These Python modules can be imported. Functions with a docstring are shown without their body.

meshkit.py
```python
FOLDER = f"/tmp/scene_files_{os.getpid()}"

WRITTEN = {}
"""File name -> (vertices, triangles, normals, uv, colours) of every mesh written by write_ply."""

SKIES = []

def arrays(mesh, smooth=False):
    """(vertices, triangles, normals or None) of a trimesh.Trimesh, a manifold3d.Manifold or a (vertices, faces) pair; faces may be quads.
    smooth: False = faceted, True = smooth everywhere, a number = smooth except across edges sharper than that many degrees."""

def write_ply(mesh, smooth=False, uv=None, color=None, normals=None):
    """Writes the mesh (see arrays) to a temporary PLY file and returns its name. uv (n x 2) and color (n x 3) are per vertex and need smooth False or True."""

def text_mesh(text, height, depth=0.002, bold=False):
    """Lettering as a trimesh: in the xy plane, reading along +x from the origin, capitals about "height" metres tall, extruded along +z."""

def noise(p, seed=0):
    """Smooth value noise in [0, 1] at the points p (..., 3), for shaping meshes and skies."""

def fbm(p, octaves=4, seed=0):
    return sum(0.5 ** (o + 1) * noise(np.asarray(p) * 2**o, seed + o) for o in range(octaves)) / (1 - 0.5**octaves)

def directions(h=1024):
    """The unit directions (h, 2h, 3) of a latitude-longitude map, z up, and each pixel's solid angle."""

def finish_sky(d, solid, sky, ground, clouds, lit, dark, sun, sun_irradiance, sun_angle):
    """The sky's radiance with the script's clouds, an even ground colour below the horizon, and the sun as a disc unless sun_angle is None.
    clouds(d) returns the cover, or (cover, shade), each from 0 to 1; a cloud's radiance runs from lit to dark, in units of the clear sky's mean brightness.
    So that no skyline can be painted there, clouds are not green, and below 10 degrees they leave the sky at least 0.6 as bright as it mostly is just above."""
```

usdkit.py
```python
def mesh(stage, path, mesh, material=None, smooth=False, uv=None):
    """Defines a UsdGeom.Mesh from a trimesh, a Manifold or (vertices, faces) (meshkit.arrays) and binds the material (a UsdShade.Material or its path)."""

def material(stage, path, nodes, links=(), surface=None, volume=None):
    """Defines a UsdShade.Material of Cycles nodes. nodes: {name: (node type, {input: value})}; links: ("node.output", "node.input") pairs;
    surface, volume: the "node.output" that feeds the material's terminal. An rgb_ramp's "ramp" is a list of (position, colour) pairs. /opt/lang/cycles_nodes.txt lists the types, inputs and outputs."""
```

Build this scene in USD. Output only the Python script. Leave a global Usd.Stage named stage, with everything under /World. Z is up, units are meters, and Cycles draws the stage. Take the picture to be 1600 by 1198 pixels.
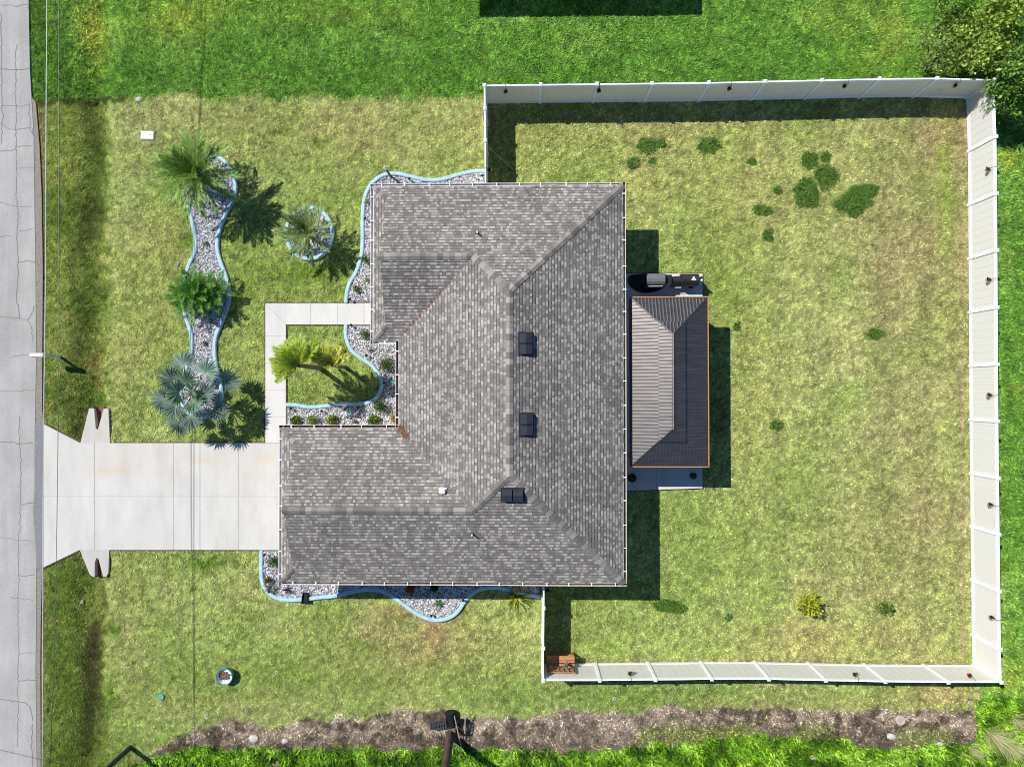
import math, random
import numpy as np, trimesh, shapely
from shapely.geometry import Polygon, LineString, Point, box as sbox
from shapely.ops import unary_union
import usdkit, meshkit
from pxr import Usd, UsdGeom, UsdLux, UsdShade, Gf, Sdf, Vt

stage = Usd.Stage.CreateInMemory()
UsdGeom.SetStageUpAxis(stage, 'Z')
UsdGeom.SetStageMetersPerUnit(stage, 1.0)
stage.SetDefaultPrim(UsdGeom.Xform.Define(stage, '/World').GetPrim())

# ------------------------------------------------------------------ camera, sky, sun, exposure
CAM_H, CAM_TX, CAM_TY, FPX = 31.5, 0.0150, 0.01685, 1068.0
EXPOSURE, SUN_I, SKY_S = 0.34, 1.2, 0.08
SUN = np.array([-0.70, 0.51, 1.0]); SUN /= np.linalg.norm(SUN)
cam = UsdGeom.Camera.Define(stage, '/World/camera')
cam.CreateHorizontalApertureAttr(36.0)
cam.CreateVerticalApertureAttr(36.0 * 766 / 1024)
cam.CreateFocalLengthAttr(36.0 * FPX / 1600)
cam.CreateClippingRangeAttr(Gf.Vec2f(0.1, 3000))
cam.CreateExposureAttr(EXPOSURE)
cam.AddTranslateOp().Set((0, 0, CAM_H))
_w = np.array([CAM_TX, CAM_TY, 0.0]); _wl = np.linalg.norm(_w)
cam_rot = trimesh.transformations.rotation_matrix(_wl, _w / _wl)[:3, :3]
_m = Gf.Matrix4d(1.0); _m.SetRotateOnly(Gf.Matrix3d(*cam_rot.T.flatten().tolist()))
cam.AddTransformOp().Set(_m)

dome = UsdLux.DomeLight.Define(stage, '/World/sky')
_sk = usdkit.material(stage, '/World/Looks/sky_look', {
    "s": ("sky_texture", {"sky_type": "single_scattering", "sun_disc": False, "air_density": 1.0, "aerosol_density": 0.0, "ozone_density": 10.0, "sun_elevation": math.asin(SUN[2]), "sun_rotation": math.atan2(SUN[0], SUN[1])}),
    "b": ("background_shader", {"strength": SKY_S})}, [("s.color", "b.color")], surface="b.background")
UsdShade.MaterialBindingAPI.Apply(dome.GetPrim()).Bind(_sk)
sun = UsdLux.DistantLight.Define(stage, '/World/sun')
sun.CreateIntensityAttr(SUN_I); sun.CreateNormalizeAttr(True); sun.CreateAngleAttr(0.5)
sun.CreateColorAttr(Gf.Vec3f(1.0, 0.965, 0.91))
sun.AddTransformOp().Set(Gf.Matrix4d().SetRotate(Gf.Rotation(Gf.Vec3d(0, 0, 1), Gf.Vec3d(*map(float, SUN)))))
for n_, l_ in (('sky', 'clear blue daytime sky'), ):
    p_ = stage.GetPrimAtPath('/World/' + n_); p_.SetCustomDataByKey('kind', 'structure')

# ------------------------------------------------------------------ helpers
GAIN = 1.55
PI = math.pi
rng = np.random.default_rng(7)


def at(px, py, z=0.0):
    """The point at height z on the photograph's ray (px, py in the 1600 x 1198 photograph)."""
    d = np.array([(px - 800.0) / FPX, (599.0 - py) / FPX, -1.0])
    d = cam_rot @ d
    t = (z - CAM_H) / d[2]
    return np.array([d[0] * t, d[1] * t, z])


def at2(px, py, z=0.0):
    return at(px, py, z)[:2]


def proj(x, y, z=0.0):
    p = np.stack([x, y, np.broadcast_to(z, np.shape(x)) - CAM_H], -1) @ cam_rot
    return 800 + FPX * p[..., 0] / -p[..., 2], 599 - FPX * p[..., 1] / -p[..., 2]


def lin(c):
    c = np.asarray(c, float) / 255.0
    return np.where(c <= 0.04045, c / 12.92, ((c + 0.055) / 1.055) ** 2.4)


def alb(c):
    return lin(c) / GAIN


def sstep(a, b, x):
    t = np.clip((x - a) / (b - a), 0, 1)
    return t * t * (3 - 2 * t)


def spline(pts, n=8, closed=False):
    P = np.asarray(pts, float)
    out = []
    N = len(P)
    for i in range(N if closed else N - 1):
        p0 = P[(i - 1) % N] if closed or i > 0 else 2 * P[0] - P[1]
        p1, p2 = P[i], P[(i + 1) % N]
        p3 = P[(i + 2) % N] if closed or i + 2 < N else 2 * P[-1] - P[-2]
        for k in range(n):
            t = k / n
            out.append(0.5 * ((2 * p1) + (p2 - p0) * t + (2 * p0 - 5 * p1 + 4 * p2 - p3) * t * t + (3 * p1 - p0 - 3 * p2 + p3) * t ** 3))
    if not closed:
        out.append(P[-1])
    return np.array(out)


class MB:
    """Collects shapes that become one mesh."""
    def __init__(s):
        s.v, s.f, s.c, s.n = [], [], [], 0

    def add(s, v, f, c=None):
        v = np.asarray(v, float); f = np.asarray(f, int)
        if f.shape[1] == 4:
            f = np.vstack([f[:, [0, 1, 2]], f[:, [0, 2, 3]]])
        s.v.append(v); s.f.append(f + s.n); s.n += len(v)
        s.c.append(np.broadcast_to(np.asarray((1, 1, 1) if c is None else c, float), (len(v), 3)))
        return s

    def tm(s, m, c=None):
        return s.add(m.vertices, m.faces, c)

    def box(s, center, size, rz=0.0, c=None, bevel=0.0):
        x, y, z = np.array(size) / 2.0
        if bevel > 0:
            b = min(bevel, x * .9, y * .9, z * .9)
            pts = [(sx * (x - (b if k != 0 else 0)), sy * (y - (b if k != 1 else 0)), sz * (z - (b if k != 2 else 0))) for sx in (-1, 1) for sy in (-1, 1) for sz in (-1, 1) for k in range(3)]
            h = trimesh.convex.convex_hull(np.array(pts)); v, f = h.vertices, h.faces
        else:
            v = np.array([(-x, -y, -z), (x, -y, -z), (x, y, -z), (-x, y, -z), (-x, -y, z), (x, -y, z), (x, y, z), (-x, y, z)])
            f = np.array([(0, 3, 2, 1), (4, 5, 6, 7), (0, 1, 5, 4), (1, 2, 6, 5), (2, 3, 7, 6), (3, 0, 4, 7)])
        cs, sn = math.cos(rz), math.sin(rz)
        R = np.array([[cs, -sn, 0], [sn, cs, 0], [0, 0, 1]])
        return s.add(v @ R.T + np.asarray(center, float), f, c)

    def wallbox(s, p0, p1, thick, z0, z1, c=None, off=0.0):
        p0, p1 = np.asarray(p0[:2], float), np.asarray(p1[:2], float)
        d = p1 - p0; L = np.linalg.norm(d); u = d / L; nrm = np.array([-u[1], u[0]])
        m = (p0 + p1) / 2 + nrm * off
        return s.box((m[0], m[1], (z0 + z1) / 2), (L, thick, z1 - z0), math.atan2(u[1], u[0]), c)

    def extrude(s, poly, z0, z1, c=None):
        for g in getattr(poly, 'geoms', [poly]):
            if g.is_empty or g.area < 1e-6: continue
            m = trimesh.creation.extrude_polygon(g, z1 - z0, engine='earcut')
            m.apply_translation((0, 0, z0)); s.tm(m, c)
        return s

    def sheet(s, poly, z, c=None):
        for g in getattr(poly, 'geoms', [poly]):
            if g.is_empty or g.area < 1e-6: continue
            v, f = trimesh.creation.triangulate_polygon(g, engine='earcut')
            v = np.asarray(v)
            a, b, d = v[f[:, 0]], v[f[:, 1]], v[f[:, 2]]
            fl = ((b - a)[:, 0] * (d - a)[:, 1] - (b - a)[:, 1] * (d - a)[:, 0]) < 0
            f = np.array(f); f[fl] = f[fl][:, ::-1]
            s.add(np.c_[v, np.full(len(v), z)], f, c)
        return s

    def tube(s, pts, radii, sides=8, c=None, caps=True):
        P = np.asarray(pts, float); n = len(P)
        r = np.broadcast_to(np.asarray(radii, float), (n,))
        t = np.gradient(P, axis=0); t /= np.linalg.norm(t, axis=1, keepdims=True) + 1e-12
        ref = np.where(np.abs(t[:, 2:]) < 0.9, np.array([[0, 0, 1.0]]), np.array([[1.0, 0, 0]]))
        a = np.cross(t, ref); a /= np.linalg.norm(a, axis=1, keepdims=True) + 1e-12
        b = np.cross(t, a); ang = np.arange(sides) * 2 * PI / sides
        v = P[:, None] + r[:, None, None] * (np.cos(ang)[None, :, None] * a[:, None] + np.sin(ang)[None, :, None] * b[:, None])
        i, j = np.meshgrid(np.arange(n - 1), np.arange(sides), indexing='ij')
        q = np.stack([i * sides + j, (i + 1) * sides + j, (i + 1) * sides + (j + 1) % sides, i * sides + (j + 1) % sides], -1).reshape(-1, 4)
        f = np.vstack([q[:, [0, 1, 2]], q[:, [0, 2, 3]]])
        v = v.reshape(-1, 3)
        if caps:
            v = np.vstack([v, P[0], P[-1]]); k = np.arange(sides)
            f = np.vstack([f, np.c_[np.full(sides, n * sides), k, (k + 1) % sides], np.c_[np.full(sides, n * sides + 1), (n - 1) * sides + (k + 1) % sides, (n - 1) * sides + k]])
        return s.add(v, f, c)

    def lathe(s, prof, center, sides=16, c=None):
        prof = np.asarray(prof, float); n = len(prof); ang = np.arange(sides) * 2 * PI / sides
        v = np.stack([prof[:, None, 0] * np.cos(ang), prof[:, None, 0] * np.sin(ang), np.broadcast_to(prof[:, None, 1], (n, sides))], -1).reshape(-1, 3)
        i, j = np.meshgrid(np.arange(n - 1), np.arange(sides), indexing='ij')
        q = np.stack([i * sides + j, i * sides + (j + 1) % sides, (i + 1) * sides + (j + 1) % sides, (i + 1) * sides + j], -1).reshape(-1, 4)
        return s.add(v + np.asarray(center, float), q, c)

    def sweep(s, path, prof, closed=False, c=None):
        """profile points (offset to the left of the path, z) swept along a plan path (n, 2)."""
        P = np.asarray(path, float); n = len(P)
        t = (np.roll(P, -1, 0) - np.roll(P, 1, 0)) if closed else np.gradient(P, axis=0)
        t /= np.linalg.norm(t, axis=1, keepdims=True) + 1e-12
        nr = np.c_[-t[:, 1], t[:, 0]]
        prof = np.asarray(prof, float); k = len(prof)
        v = np.empty((n, k, 3)); v[..., :2] = P[:, None] + nr[:, None] * prof[None, :, :1]; v[..., 2] = prof[None, :, 1]
        i, j = np.meshgrid(np.arange(n if closed else n - 1), np.arange(k), indexing='ij')
        i2, j2 = (i + 1) % n, (j + 1) % k
        q = np.stack([i * k + j, i * k + j2, i2 * k + j2, i2 * k + j], -1).reshape(-1, 4)
        f = np.vstack([q[:, [0, 1, 2]], q[:, [0, 2, 3]]])
        if not closed:
            e = np.arange(1, k - 1)
            f = np.vstack([f, np.c_[np.zeros(k - 2, int), e + 1, e], (n - 1) * k + np.c_[np.zeros(k - 2, int), e, e + 1]])
        return s.add(v.reshape(-1, 3), f, c)

    def get(s):
        return np.vstack(s.v), np.vstack(s.f), np.vstack(s.c)


used = set()


def numbered(parent, name):
    p, k = f'{parent}/{name}', 0
    while p in used:
        k += 1; p = f'{parent}/{name}_{k:03d}'
    used.add(p)
    return p


def setdata(prim, label=None, cat=None, group=None, kind=None):
    for k, v in (('label', label), ('category', cat), ('group', group), ('kind', kind)):
        if v: prim.SetCustomDataByKey(k, v)


class Node:
    def __init__(s, path, base):
        s.path, s.base = path, np.asarray(base, float)
        s.prim = stage.GetPrimAtPath(path)


def mesh_at(path, mb, mat, base, smooth=False, colors=False):
    v, f, c = mb.get()
    m = usdkit.mesh(stage, path, (v - base, f), mat, False if colors else smooth)
    if colors:
        UsdGeom.PrimvarsAPI(m).CreatePrimvar('displayColor', Sdf.ValueTypeNames.Color3fArray, 'vertex').Set(Vt.Vec3fArray.FromNumpy(c.astype(np.float32)))
        if smooth:
            _, _, nn = meshkit.arrays((v, f), True)
            m.CreateNormalsAttr(Vt.Vec3fArray.FromNumpy(nn.astype(np.float32))); m.SetNormalsInterpolation('vertex')
    return m


def thing(name, label, cat, base=(0, 0, 0), group=None, kind=None):
    path = numbered('/World', name)
    x = UsdGeom.Xform.Define(stage, path); x.AddTranslateOp().Set(tuple(map(float, base)))
    setdata(x.GetPrim(), label, cat, group, kind)
    return Node(path, base)


def part(parent, name, mb, mat, smooth=False, colors=False, label=None, kind=None):
    path = numbered(parent.path, name)
    m = mesh_at(path, mb, mat, parent.base, smooth, colors)
    setdata(m.GetPrim(), label, None, None, kind)
    return Node(path, parent.base)


def single(name, mb, mat, label=None, cat=None, group=None, kind=None, smooth=False, colors=False):
    path = numbered('/World', name)
    m = mesh_at(path, mb, mat, np.zeros(3), smooth, colors)
    setdata(m.GetPrim(), label, cat, group, kind)
    return Node(path, (0, 0, 0))


def copy(proto, loc, rz, label, group=None, scale=None):
    was = proto.prim.GetCustomData()
    path = numbered('/World', proto.path.split('/')[-1])
    x = UsdGeom.Xform.Define(stage, path)
    x.GetPrim().GetReferences().AddInternalReference(proto.path)
    x.ClearXformOpOrder()
    x.AddTranslateOp(opSuffix='place').Set(tuple(map(float, loc))); x.AddRotateZOp(opSuffix='turn').Set(math.degrees(rz))
    if scale: x.AddScaleOp(opSuffix='size').Set((scale, scale, scale))
    x.GetPrim().SetInstanceable(True)
    setdata(x.GetPrim(), label, was['category'], group or was.get('group'))
    return Node(path, loc)


# ------------------------------------------------------------------ materials
def M(name, c, rough=0.8, var=0.12, scale=4.0, metallic=0.0, spec=0.3, bump=0.0, bscale=30.0, raw=False, stretch=None):
    c = np.asarray(c, float) if raw else alb(c)
    n = {"g": ("geometry", {}), "n": ("noise_texture", {"scale": scale, "detail": 4.0, "roughness": 0.6}),
         "r": ("rgb_ramp", {"ramp": [(0.25, np.clip(c * (1 - var), 0, 1)), (0.75, np.clip(c * (1 + var), 0, 1))]}),
         "p": ("principled_bsdf", {"roughness": rough, "metallic": metallic, "specular_ior_level": spec})}
    l = [("n.fac", "r.fac"), ("r.color", "p.base_color")]
    if stretch:
        n["m"] = ("mapping", {"scale": stretch}); l += [("g.position", "m.vector"), ("m.vector", "n.vector")]
    else:
        l += [("g.position", "n.vector")]
    if bump:
        n["n2"] = ("noise_texture", {"scale": bscale, "detail": 3.0}); n["b"] = ("bump", {"strength": bump, "distance": 0.02})
        l += [("g.position", "n2.vector"), ("n2.fac", "b.height"), ("b.normal", "p.normal")]
    return usdkit.material(stage, '/World/Looks/' + name, n, l, surface="p.BSDF")


def MV(name, rough=0.8, spec=0.2, var=0.1, scale=8.0, translucent=0.0, bump=0.0, bscale=20.0):
    """Colour from the mesh, with a little noise."""
    n = {"g": ("geometry", {}), "a": ("attribute", {"attribute": "displayColor"}), "n": ("noise_texture", {"scale": scale, "detail": 4.0}),
         "r": ("rgb_ramp", {"ramp": [(0.25, (1 - var,) * 3), (0.75, (1 + var if var < 0 else 1.0,) * 3)]}),
         "x": ("mix_color", {"blend_type": "multiply", "fac": 1.0}), "p": ("principled_bsdf", {"roughness": rough, "specular_ior_level": spec})}
    l = [("g.position", "n.vector"), ("n.fac", "r.fac"), ("a.color", "x.a"), ("r.color", "x.b"), ("x.result", "p.base_color")]
    if bump:
        n["n2"] = ("noise_texture", {"scale": bscale, "detail": 4.0}); n["b"] = ("bump", {"strength": bump, "distance": 0.03})
        l += [("g.position", "n2.vector"), ("n2.fac", "b.height"), ("b.normal", "p.normal")]
    surf = "p.BSDF"
    if translucent:
        n["t"] = ("translucent_bsdf", {}); n["k"] = ("mix_closure", {"fac": translucent})
        l += [("x.result", "t.color"), ("p.BSDF", "k.closure1"), ("t.BSDF", "k.closure2")]
        surf = "k.closure"
    return usdkit.material(stage, '/World/Looks/' + name, n, l, surface=surf)


m_ground = MV('ground_look', 0.95, 0.05, 0.25, 9.0, bump=0.6, bscale=14.0)
m_grass = MV('grass_look', 0.75, 0.15, 0.05, 3.0, translucent=0.15)
m_leaf = MV('leaf_look', 0.5, 0.35, 0.1, 6.0, translucent=0.25)
m_shingle = MV('shingle_look', 0.9, 0.15, 0.18, 40.0)
m_gravelbase = M('bed_soil_look', (150, 146, 146), 0.95, 0.4, 20.0, bump=0.5)
m_edging = M('edging_look', (196, 230, 246), 0.75, 0.2, 5.0, bump=0.15)
m_white = M('white_vinyl_look', (0.88, 0.88, 0.88), 0.4, 0.03, 2.0, raw=True)
m_board = usdkit.material(stage, '/World/Looks/almond_vinyl_look', {
    "p": ("principled_bsdf", {"base_color": (0.87, 0.85, 0.80), "roughness": 0.45, "specular_ior_level": 0.3}), "t": ("translucent_bsdf", {"color": (0.86, 0.80, 0.72)}),
    "k": ("mix_closure", {"fac": 0.25})}, [("p.BSDF", "k.closure1"), ("t.BSDF", "k.closure2")], surface="k.closure")
m_whitemetal = M('white_metal_look', (0.74, 0.73, 0.70), 0.4, 0.10, 5.0, raw=True)
m_gutter = M('gutter_look', (0.55, 0.53, 0.50), 0.5, 0.35, 2.5, raw=True)
m_debris = M('gutter_debris_look', (0.10, 0.065, 0.045), 0.95, 0.6, 6.0, raw=True)
m_stucco = M('stucco_look', (0.60, 0.57, 0.50), 0.95, 0.05, 6.0, raw=True, bump=0.3, bscale=60)
m_black = M('black_plastic_look', (0.011, 0.012, 0.014), 0.6, 0.3, 5.0, raw=True)
m_blackcloth = M('black_cover_look', (0.022, 0.022, 0.025), 0.75, 0.35, 8.0, raw=True, bump=0.4, bscale=12)
m_vent = M('roof_vent_look', (0.030, 0.033, 0.045), 0.45, 0.2, 5.0, raw=True)
m_grey = M('grey_cover_look', (0.13, 0.13, 0.15), 0.6, 0.15, 6.0, raw=True)
m_wood = M('stained_wood_look', (0.42, 0.205, 0.075), 0.6, 0.25, 3.0, raw=True, stretch=(6, 6, 1))
m_redwood = M('red_wood_look', (0.36, 0.17, 0.09), 0.7, 0.3, 5.0, raw=True)
m_palewood = M('pale_wood_look', (0.45, 0.40, 0.31), 0.8, 0.25, 6.0, raw=True)
m_metalroof = M('metal_roof_look', (0.135, 0.124, 0.120), 0.46, 0.25, 1.2, metallic=0.85, raw=True, spec=0.5, stretch=(1, 6, 1))
m_trunk = M('palm_trunk_look', (0.20, 0.15, 0.11), 0.95, 0.5, 14.0, raw=True, bump=0.8, bscale=25)
m_darktrunk = M('dark_bark_look', (0.085, 0.055, 0.045), 0.95, 0.8, 11.0, raw=True, bump=1.0, bscale=22)
m_poledark = M('dark_pole_look', (0.035, 0.037, 0.036), 0.8, 0.4, 6.0, raw=True)
m_wire = M('pale_wire_look', (0.55, 0.56, 0.52), 0.5, 0.05, 2.0, raw=True)
m_wiredark = M('dark_wire_look', (0.12, 0.12, 0.12), 0.5, 0.1, 2.0, raw=True)
m_teal = M('turquoise_look', (0.12, 0.52, 0.45), 0.35, 0.2, 9.0, raw=True)
m_greenplastic = M('green_plastic_look', (0.10, 0.30, 0.22), 0.5, 0.15, 9.0, raw=True)
m_brown = M('brown_metal_look', (0.13, 0.085, 0.065), 0.6, 0.25, 9.0, raw=True)
m_rust = M('rusty_soil_look', (0.21, 0.10, 0.05), 0.95, 0.5, 9.0, raw=True)
m_tan = M('tan_fibre_look', (0.42, 0.31, 0.21), 0.95, 0.3, 30.0, raw=True)
m_redplastic = M('red_plastic_look', (0.38, 0.08, 0.07), 0.5, 0.2, 9.0, raw=True)
m_stone = usdkit.material(stage, '/World/Looks/gravel_look', {
    "o": ("object_info", {}), "r": ("rgb_ramp", {"ramp": [(0, (0.26, 0.255, 0.26)), (0.25, (0.48, 0.475, 0.49)), (1, (0.78, 0.775, 0.79))]}),
    "p": ("principled_bsdf", {"roughness": 0.7, "specular_ior_level": 0.3})}, [("o.random", "r.fac"), ("r.color", "p.base_color")], surface="p.BSDF")
m_crack = M('crack_look', (0.17, 0.165, 0.155), 0.95, 0.4, 12.0, raw=True)


def concrete(name, c, stain=False):
    c = np.asarray(c, float) * np.array((1.012, 1.0, 0.962))
    n = {"g": ("geometry", {}), "m1": ("mapping", {"scale": (0.9, 0.25, 1)}), "n1": ("noise_texture", {"scale": 1.3, "detail": 6.0, "roughness": 0.65}),
         "r1": ("rgb_ramp", {"ramp": [(0.3, c * 0.86), (0.5, c * 0.97), (0.72, c * 1.06)]}),
         "n2": ("noise_texture", {"scale": 26.0, "detail": 3.0}), "r2": ("rgb_ramp", {"ramp": [(0.3, (0.93,) * 3), (0.7, (1,) * 3)]}),
         "x": ("mix_color", {"blend_type": "multiply", "fac": 1.0}), "p": ("principled_bsdf", {"roughness": 0.9, "specular_ior_level": 0.2}),
         "b": ("bump", {"strength": 0.15, "distance": 0.01})}
    l = [("g.position", "m1.vector"), ("m1.vector", "n1.vector"), ("n1.fac", "r1.fac"), ("g.position", "n2.vector"), ("n2.fac", "r2.fac"),
         ("r1.color", "x.a"), ("r2.color", "x.b"), ("n2.fac", "b.height"), ("b.normal", "p.normal")]
    if stain:
        y0 = at(200, 724)[1]
        n |= {"s": ("separate_xyz", {}), "d": ("math", {"math_type": "subtract", "value2": float(y0)}), "ab": ("math", {"math_type": "absolute"}),
              "mr": ("map_range", {"range_type": "smoothstep", "from_min": 0.15, "from_max": 1.1, "to_min": 1.0, "to_max": 0.0, "clamp": True}),
              "m3": ("mapping", {"scale": (0.45, 1.6, 1)}), "n3": ("noise_texture", {"scale": 1.0, "detail": 5.0, "roughness": 0.6}),
              "r3": ("rgb_ramp", {"ramp": [(0.46, (0,) * 3), (0.68, (0.62,) * 3)]}), "mm": ("math", {"math_type": "multiply"}),
              "bw": ("rgb_to_bw", {}), "y": ("mix_color", {"blend_type": "mix", "b": c * np.array((0.98, 0.80, 0.58))})}
        l += [("g.position", "s.vector"), ("s.y", "d.value1"), ("d.value", "ab.value1"), ("ab.value", "mr.value"), ("g.position", "m3.vector"), ("m3.vector", "n3.vector"),
              ("n3.fac", "r3.fac"), ("r3.color", "bw.color"), ("bw.val", "mm.value1"), ("mr.result", "mm.value2"), ("mm.value", "y.fac"), ("x.result", "y.a"), ("y.result", "p.base_color")]
    else:
        l += [("x.result", "p.base_color")]
    return usdkit.material(stage, '/World/Looks/' + name, n, l, surface="p.BSDF")


m_drive = concrete('driveway_concrete_look', (0.545, 0.535, 0.515), True)
m_walk = concrete('sidewalk_concrete_look', (0.60, 0.595, 0.58))
m_patio = concrete('patio_concrete_look', (0.56, 0.56, 0.56))
m_culvert = concrete('culvert_concrete_look', (0.50, 0.48, 0.45))
m_road = usdkit.material(stage, '/World/Looks/road_look', {
    "g": ("geometry", {}), "m1": ("mapping", {"scale": (1.6, 0.12, 1)}), "n1": ("noise_texture", {"scale": 1.2, "detail": 5.0, "roughness": 0.6}),
    "r1": ("rgb_ramp", {"ramp": [(0.3, (0.385, 0.375, 0.358)), (0.7, (0.465, 0.455, 0.435))]}),
    "n2": ("noise_texture", {"scale": 22.0, "detail": 5.0, "roughness": 0.75}), "r2": ("rgb_ramp", {"ramp": [(0.3, (0.72,) * 3), (0.65, (1,) * 3)]}),
    "n4": ("noise_texture", {"scale": 0.55, "detail": 3.0}), "r4": ("rgb_ramp", {"ramp": [(0.35, (0.86,) * 3), (0.65, (1.0,) * 3)]}), "y": ("mix_color", {"blend_type": "multiply", "fac": 1.0}),
    "x": ("mix_color", {"blend_type": "multiply", "fac": 1.0}), "b": ("bump", {"strength": 0.3, "distance": 0.01}), "p": ("principled_bsdf", {"roughness": 0.95, "specular_ior_level": 0.15})},
    [("g.position", "m1.vector"), ("m1.vector", "n1.vector"), ("n1.fac", "r1.fac"), ("g.position", "n2.vector"), ("n2.fac", "r2.fac"), ("r1.color", "x.a"), ("r2.color", "x.b"),
     ("g.position", "n4.vector"), ("n4.fac", "r4.fac"), ("x.result", "y.a"), ("r4.color", "y.b"), ("n2.fac", "b.height"), ("b.normal", "p.normal"), ("y.result", "p.base_color")], surface="p.BSDF")
m_patch = M('asphalt_patch_look', (0.20, 0.20, 0.205), 0.95, 0.2, 18.0, raw=True, bump=0.3)
m_shoulder = M('shoulder_look', (0.23, 0.205, 0.175), 0.95, 0.45, 13.0, raw=True, bump=0.6)


# ------------------------------------------------------------------ plan geometry from the photograph
def poly(pts, z=0.0):
    return Polygon([at2(x, y, z) for x, y in pts]).buffer(0)


EAVE = 2.75
xN = lambda pts: float(np.mean([at(x, y, EAVE)[0] for x, y in pts]))
yN_ = lambda pts: float(np.mean([at(x, y, EAVE)[1] for x, y in pts]))
GW = 0.13                                                       # gutter width
xe = xN([(977, 300), (980, 900)]) - GW
yn = yN_([(600, 285.5), (960, 286.5)]) - GW
ys = yN_([(450, 914.5), (970, 914)]) + GW
xl = xN([(578.5, 300), (579, 530)]) + GW
xg = xN([(435, 680), (436, 900)]) + GW
xw = xN([(618, 550), (618, 650)]) + GW
ysw = yN_([(590, 537), (615, 537)]) + GW
yng = yN_([(450, 664), (600, 664)]) - GW
TP = 5.5 / 12.0
W2 = (xe - xw) / 2; xm = (xw + xe) / 2
hN = (yn - ysw) / 2; yNr = (yn + ysw) / 2
hG = (yng - ys) / 2; yGr = (yng + ys) / 2
DG = 0.58                                                       # depth of the small hip below each gable
house_plan = Polygon([(xl, yn), (xe, yn), (xe, ys), (xg, ys), (xg, yng), (xw, yng), (xw, ysw), (xl, ysw)])

road_edge = [(44, -300), (45, 0), (47, 110), (50, 160), (53, 210), (54, 300), (56, 430), (57, 560), (55, 660), (55, 760), (53, 800), (57, 870), (57, 960), (56, 1040), (58, 1198), (58, 1500)]
road_poly = poly(road_edge + [(-190, 1500), (-190, -300)])
drive_poly = poly([(68, 662), (126, 692), (470, 692), (470, 858.5), (125, 858.5), (68, 886)])
walk_poly = poly([(415, 474), (600, 474), (600, 507), (447, 507), (447, 691.5), (415, 691.5)])
patio_poly = poly([(955, 428), (1097, 428), (1097, 762), (955, 767)])
sh_l = [(47, 150)] + road_edge[3:15]
shoulder_poly = poly(sh_l + [(64, 1198), (63, 1040), (64, 960), (66, 890), (68, 886), (68, 662), (66, 640), (66, 560), (67, 430), (65, 300), (62, 230), (56, 160)])

isl = spline([(338, 246), (352, 253), (364, 271), (369, 292), (365, 312), (352, 337), (343, 362), (340, 385), (344, 405), (355, 435), (359, 460), (354, 485), (344, 510), (337, 530), (336, 550), (339, 575), (345, 600), (347, 622), (338, 642), (318, 652), (297, 646), (285, 628), (284, 605), (291, 578), (298, 558), (301, 540), (299, 518), (291, 495), (286, 470), (287, 445), (296, 415), (305, 395), (306, 370), (298, 335), (289, 310), (288, 288), (299, 264), (318, 250)], 5, True)
rnd = [(484 + 36 * math.cos(a), 365 + 40 * math.sin(a)) for a in np.linspace(0, 2 * PI, 40, endpoint=False)]
bedA = spline([(759, 268), (740, 268.5), (715, 274), (690, 281), (665, 281.5), (640, 276), (620, 272), (600, 274), (585, 284), (575, 297), (569, 316), (567, 345), (567, 375), (565, 400), (557, 425), (548, 440), (543, 455), (541, 473.5)], 6)
bedB = spline([(541, 507.5), (541, 525), (548, 545), (562, 558), (580, 570), (592, 585), (597, 600), (592, 617), (580, 627), (560, 631), (535, 631), (510, 634), (485, 636), (465, 633), (448, 632)], 6)
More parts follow.
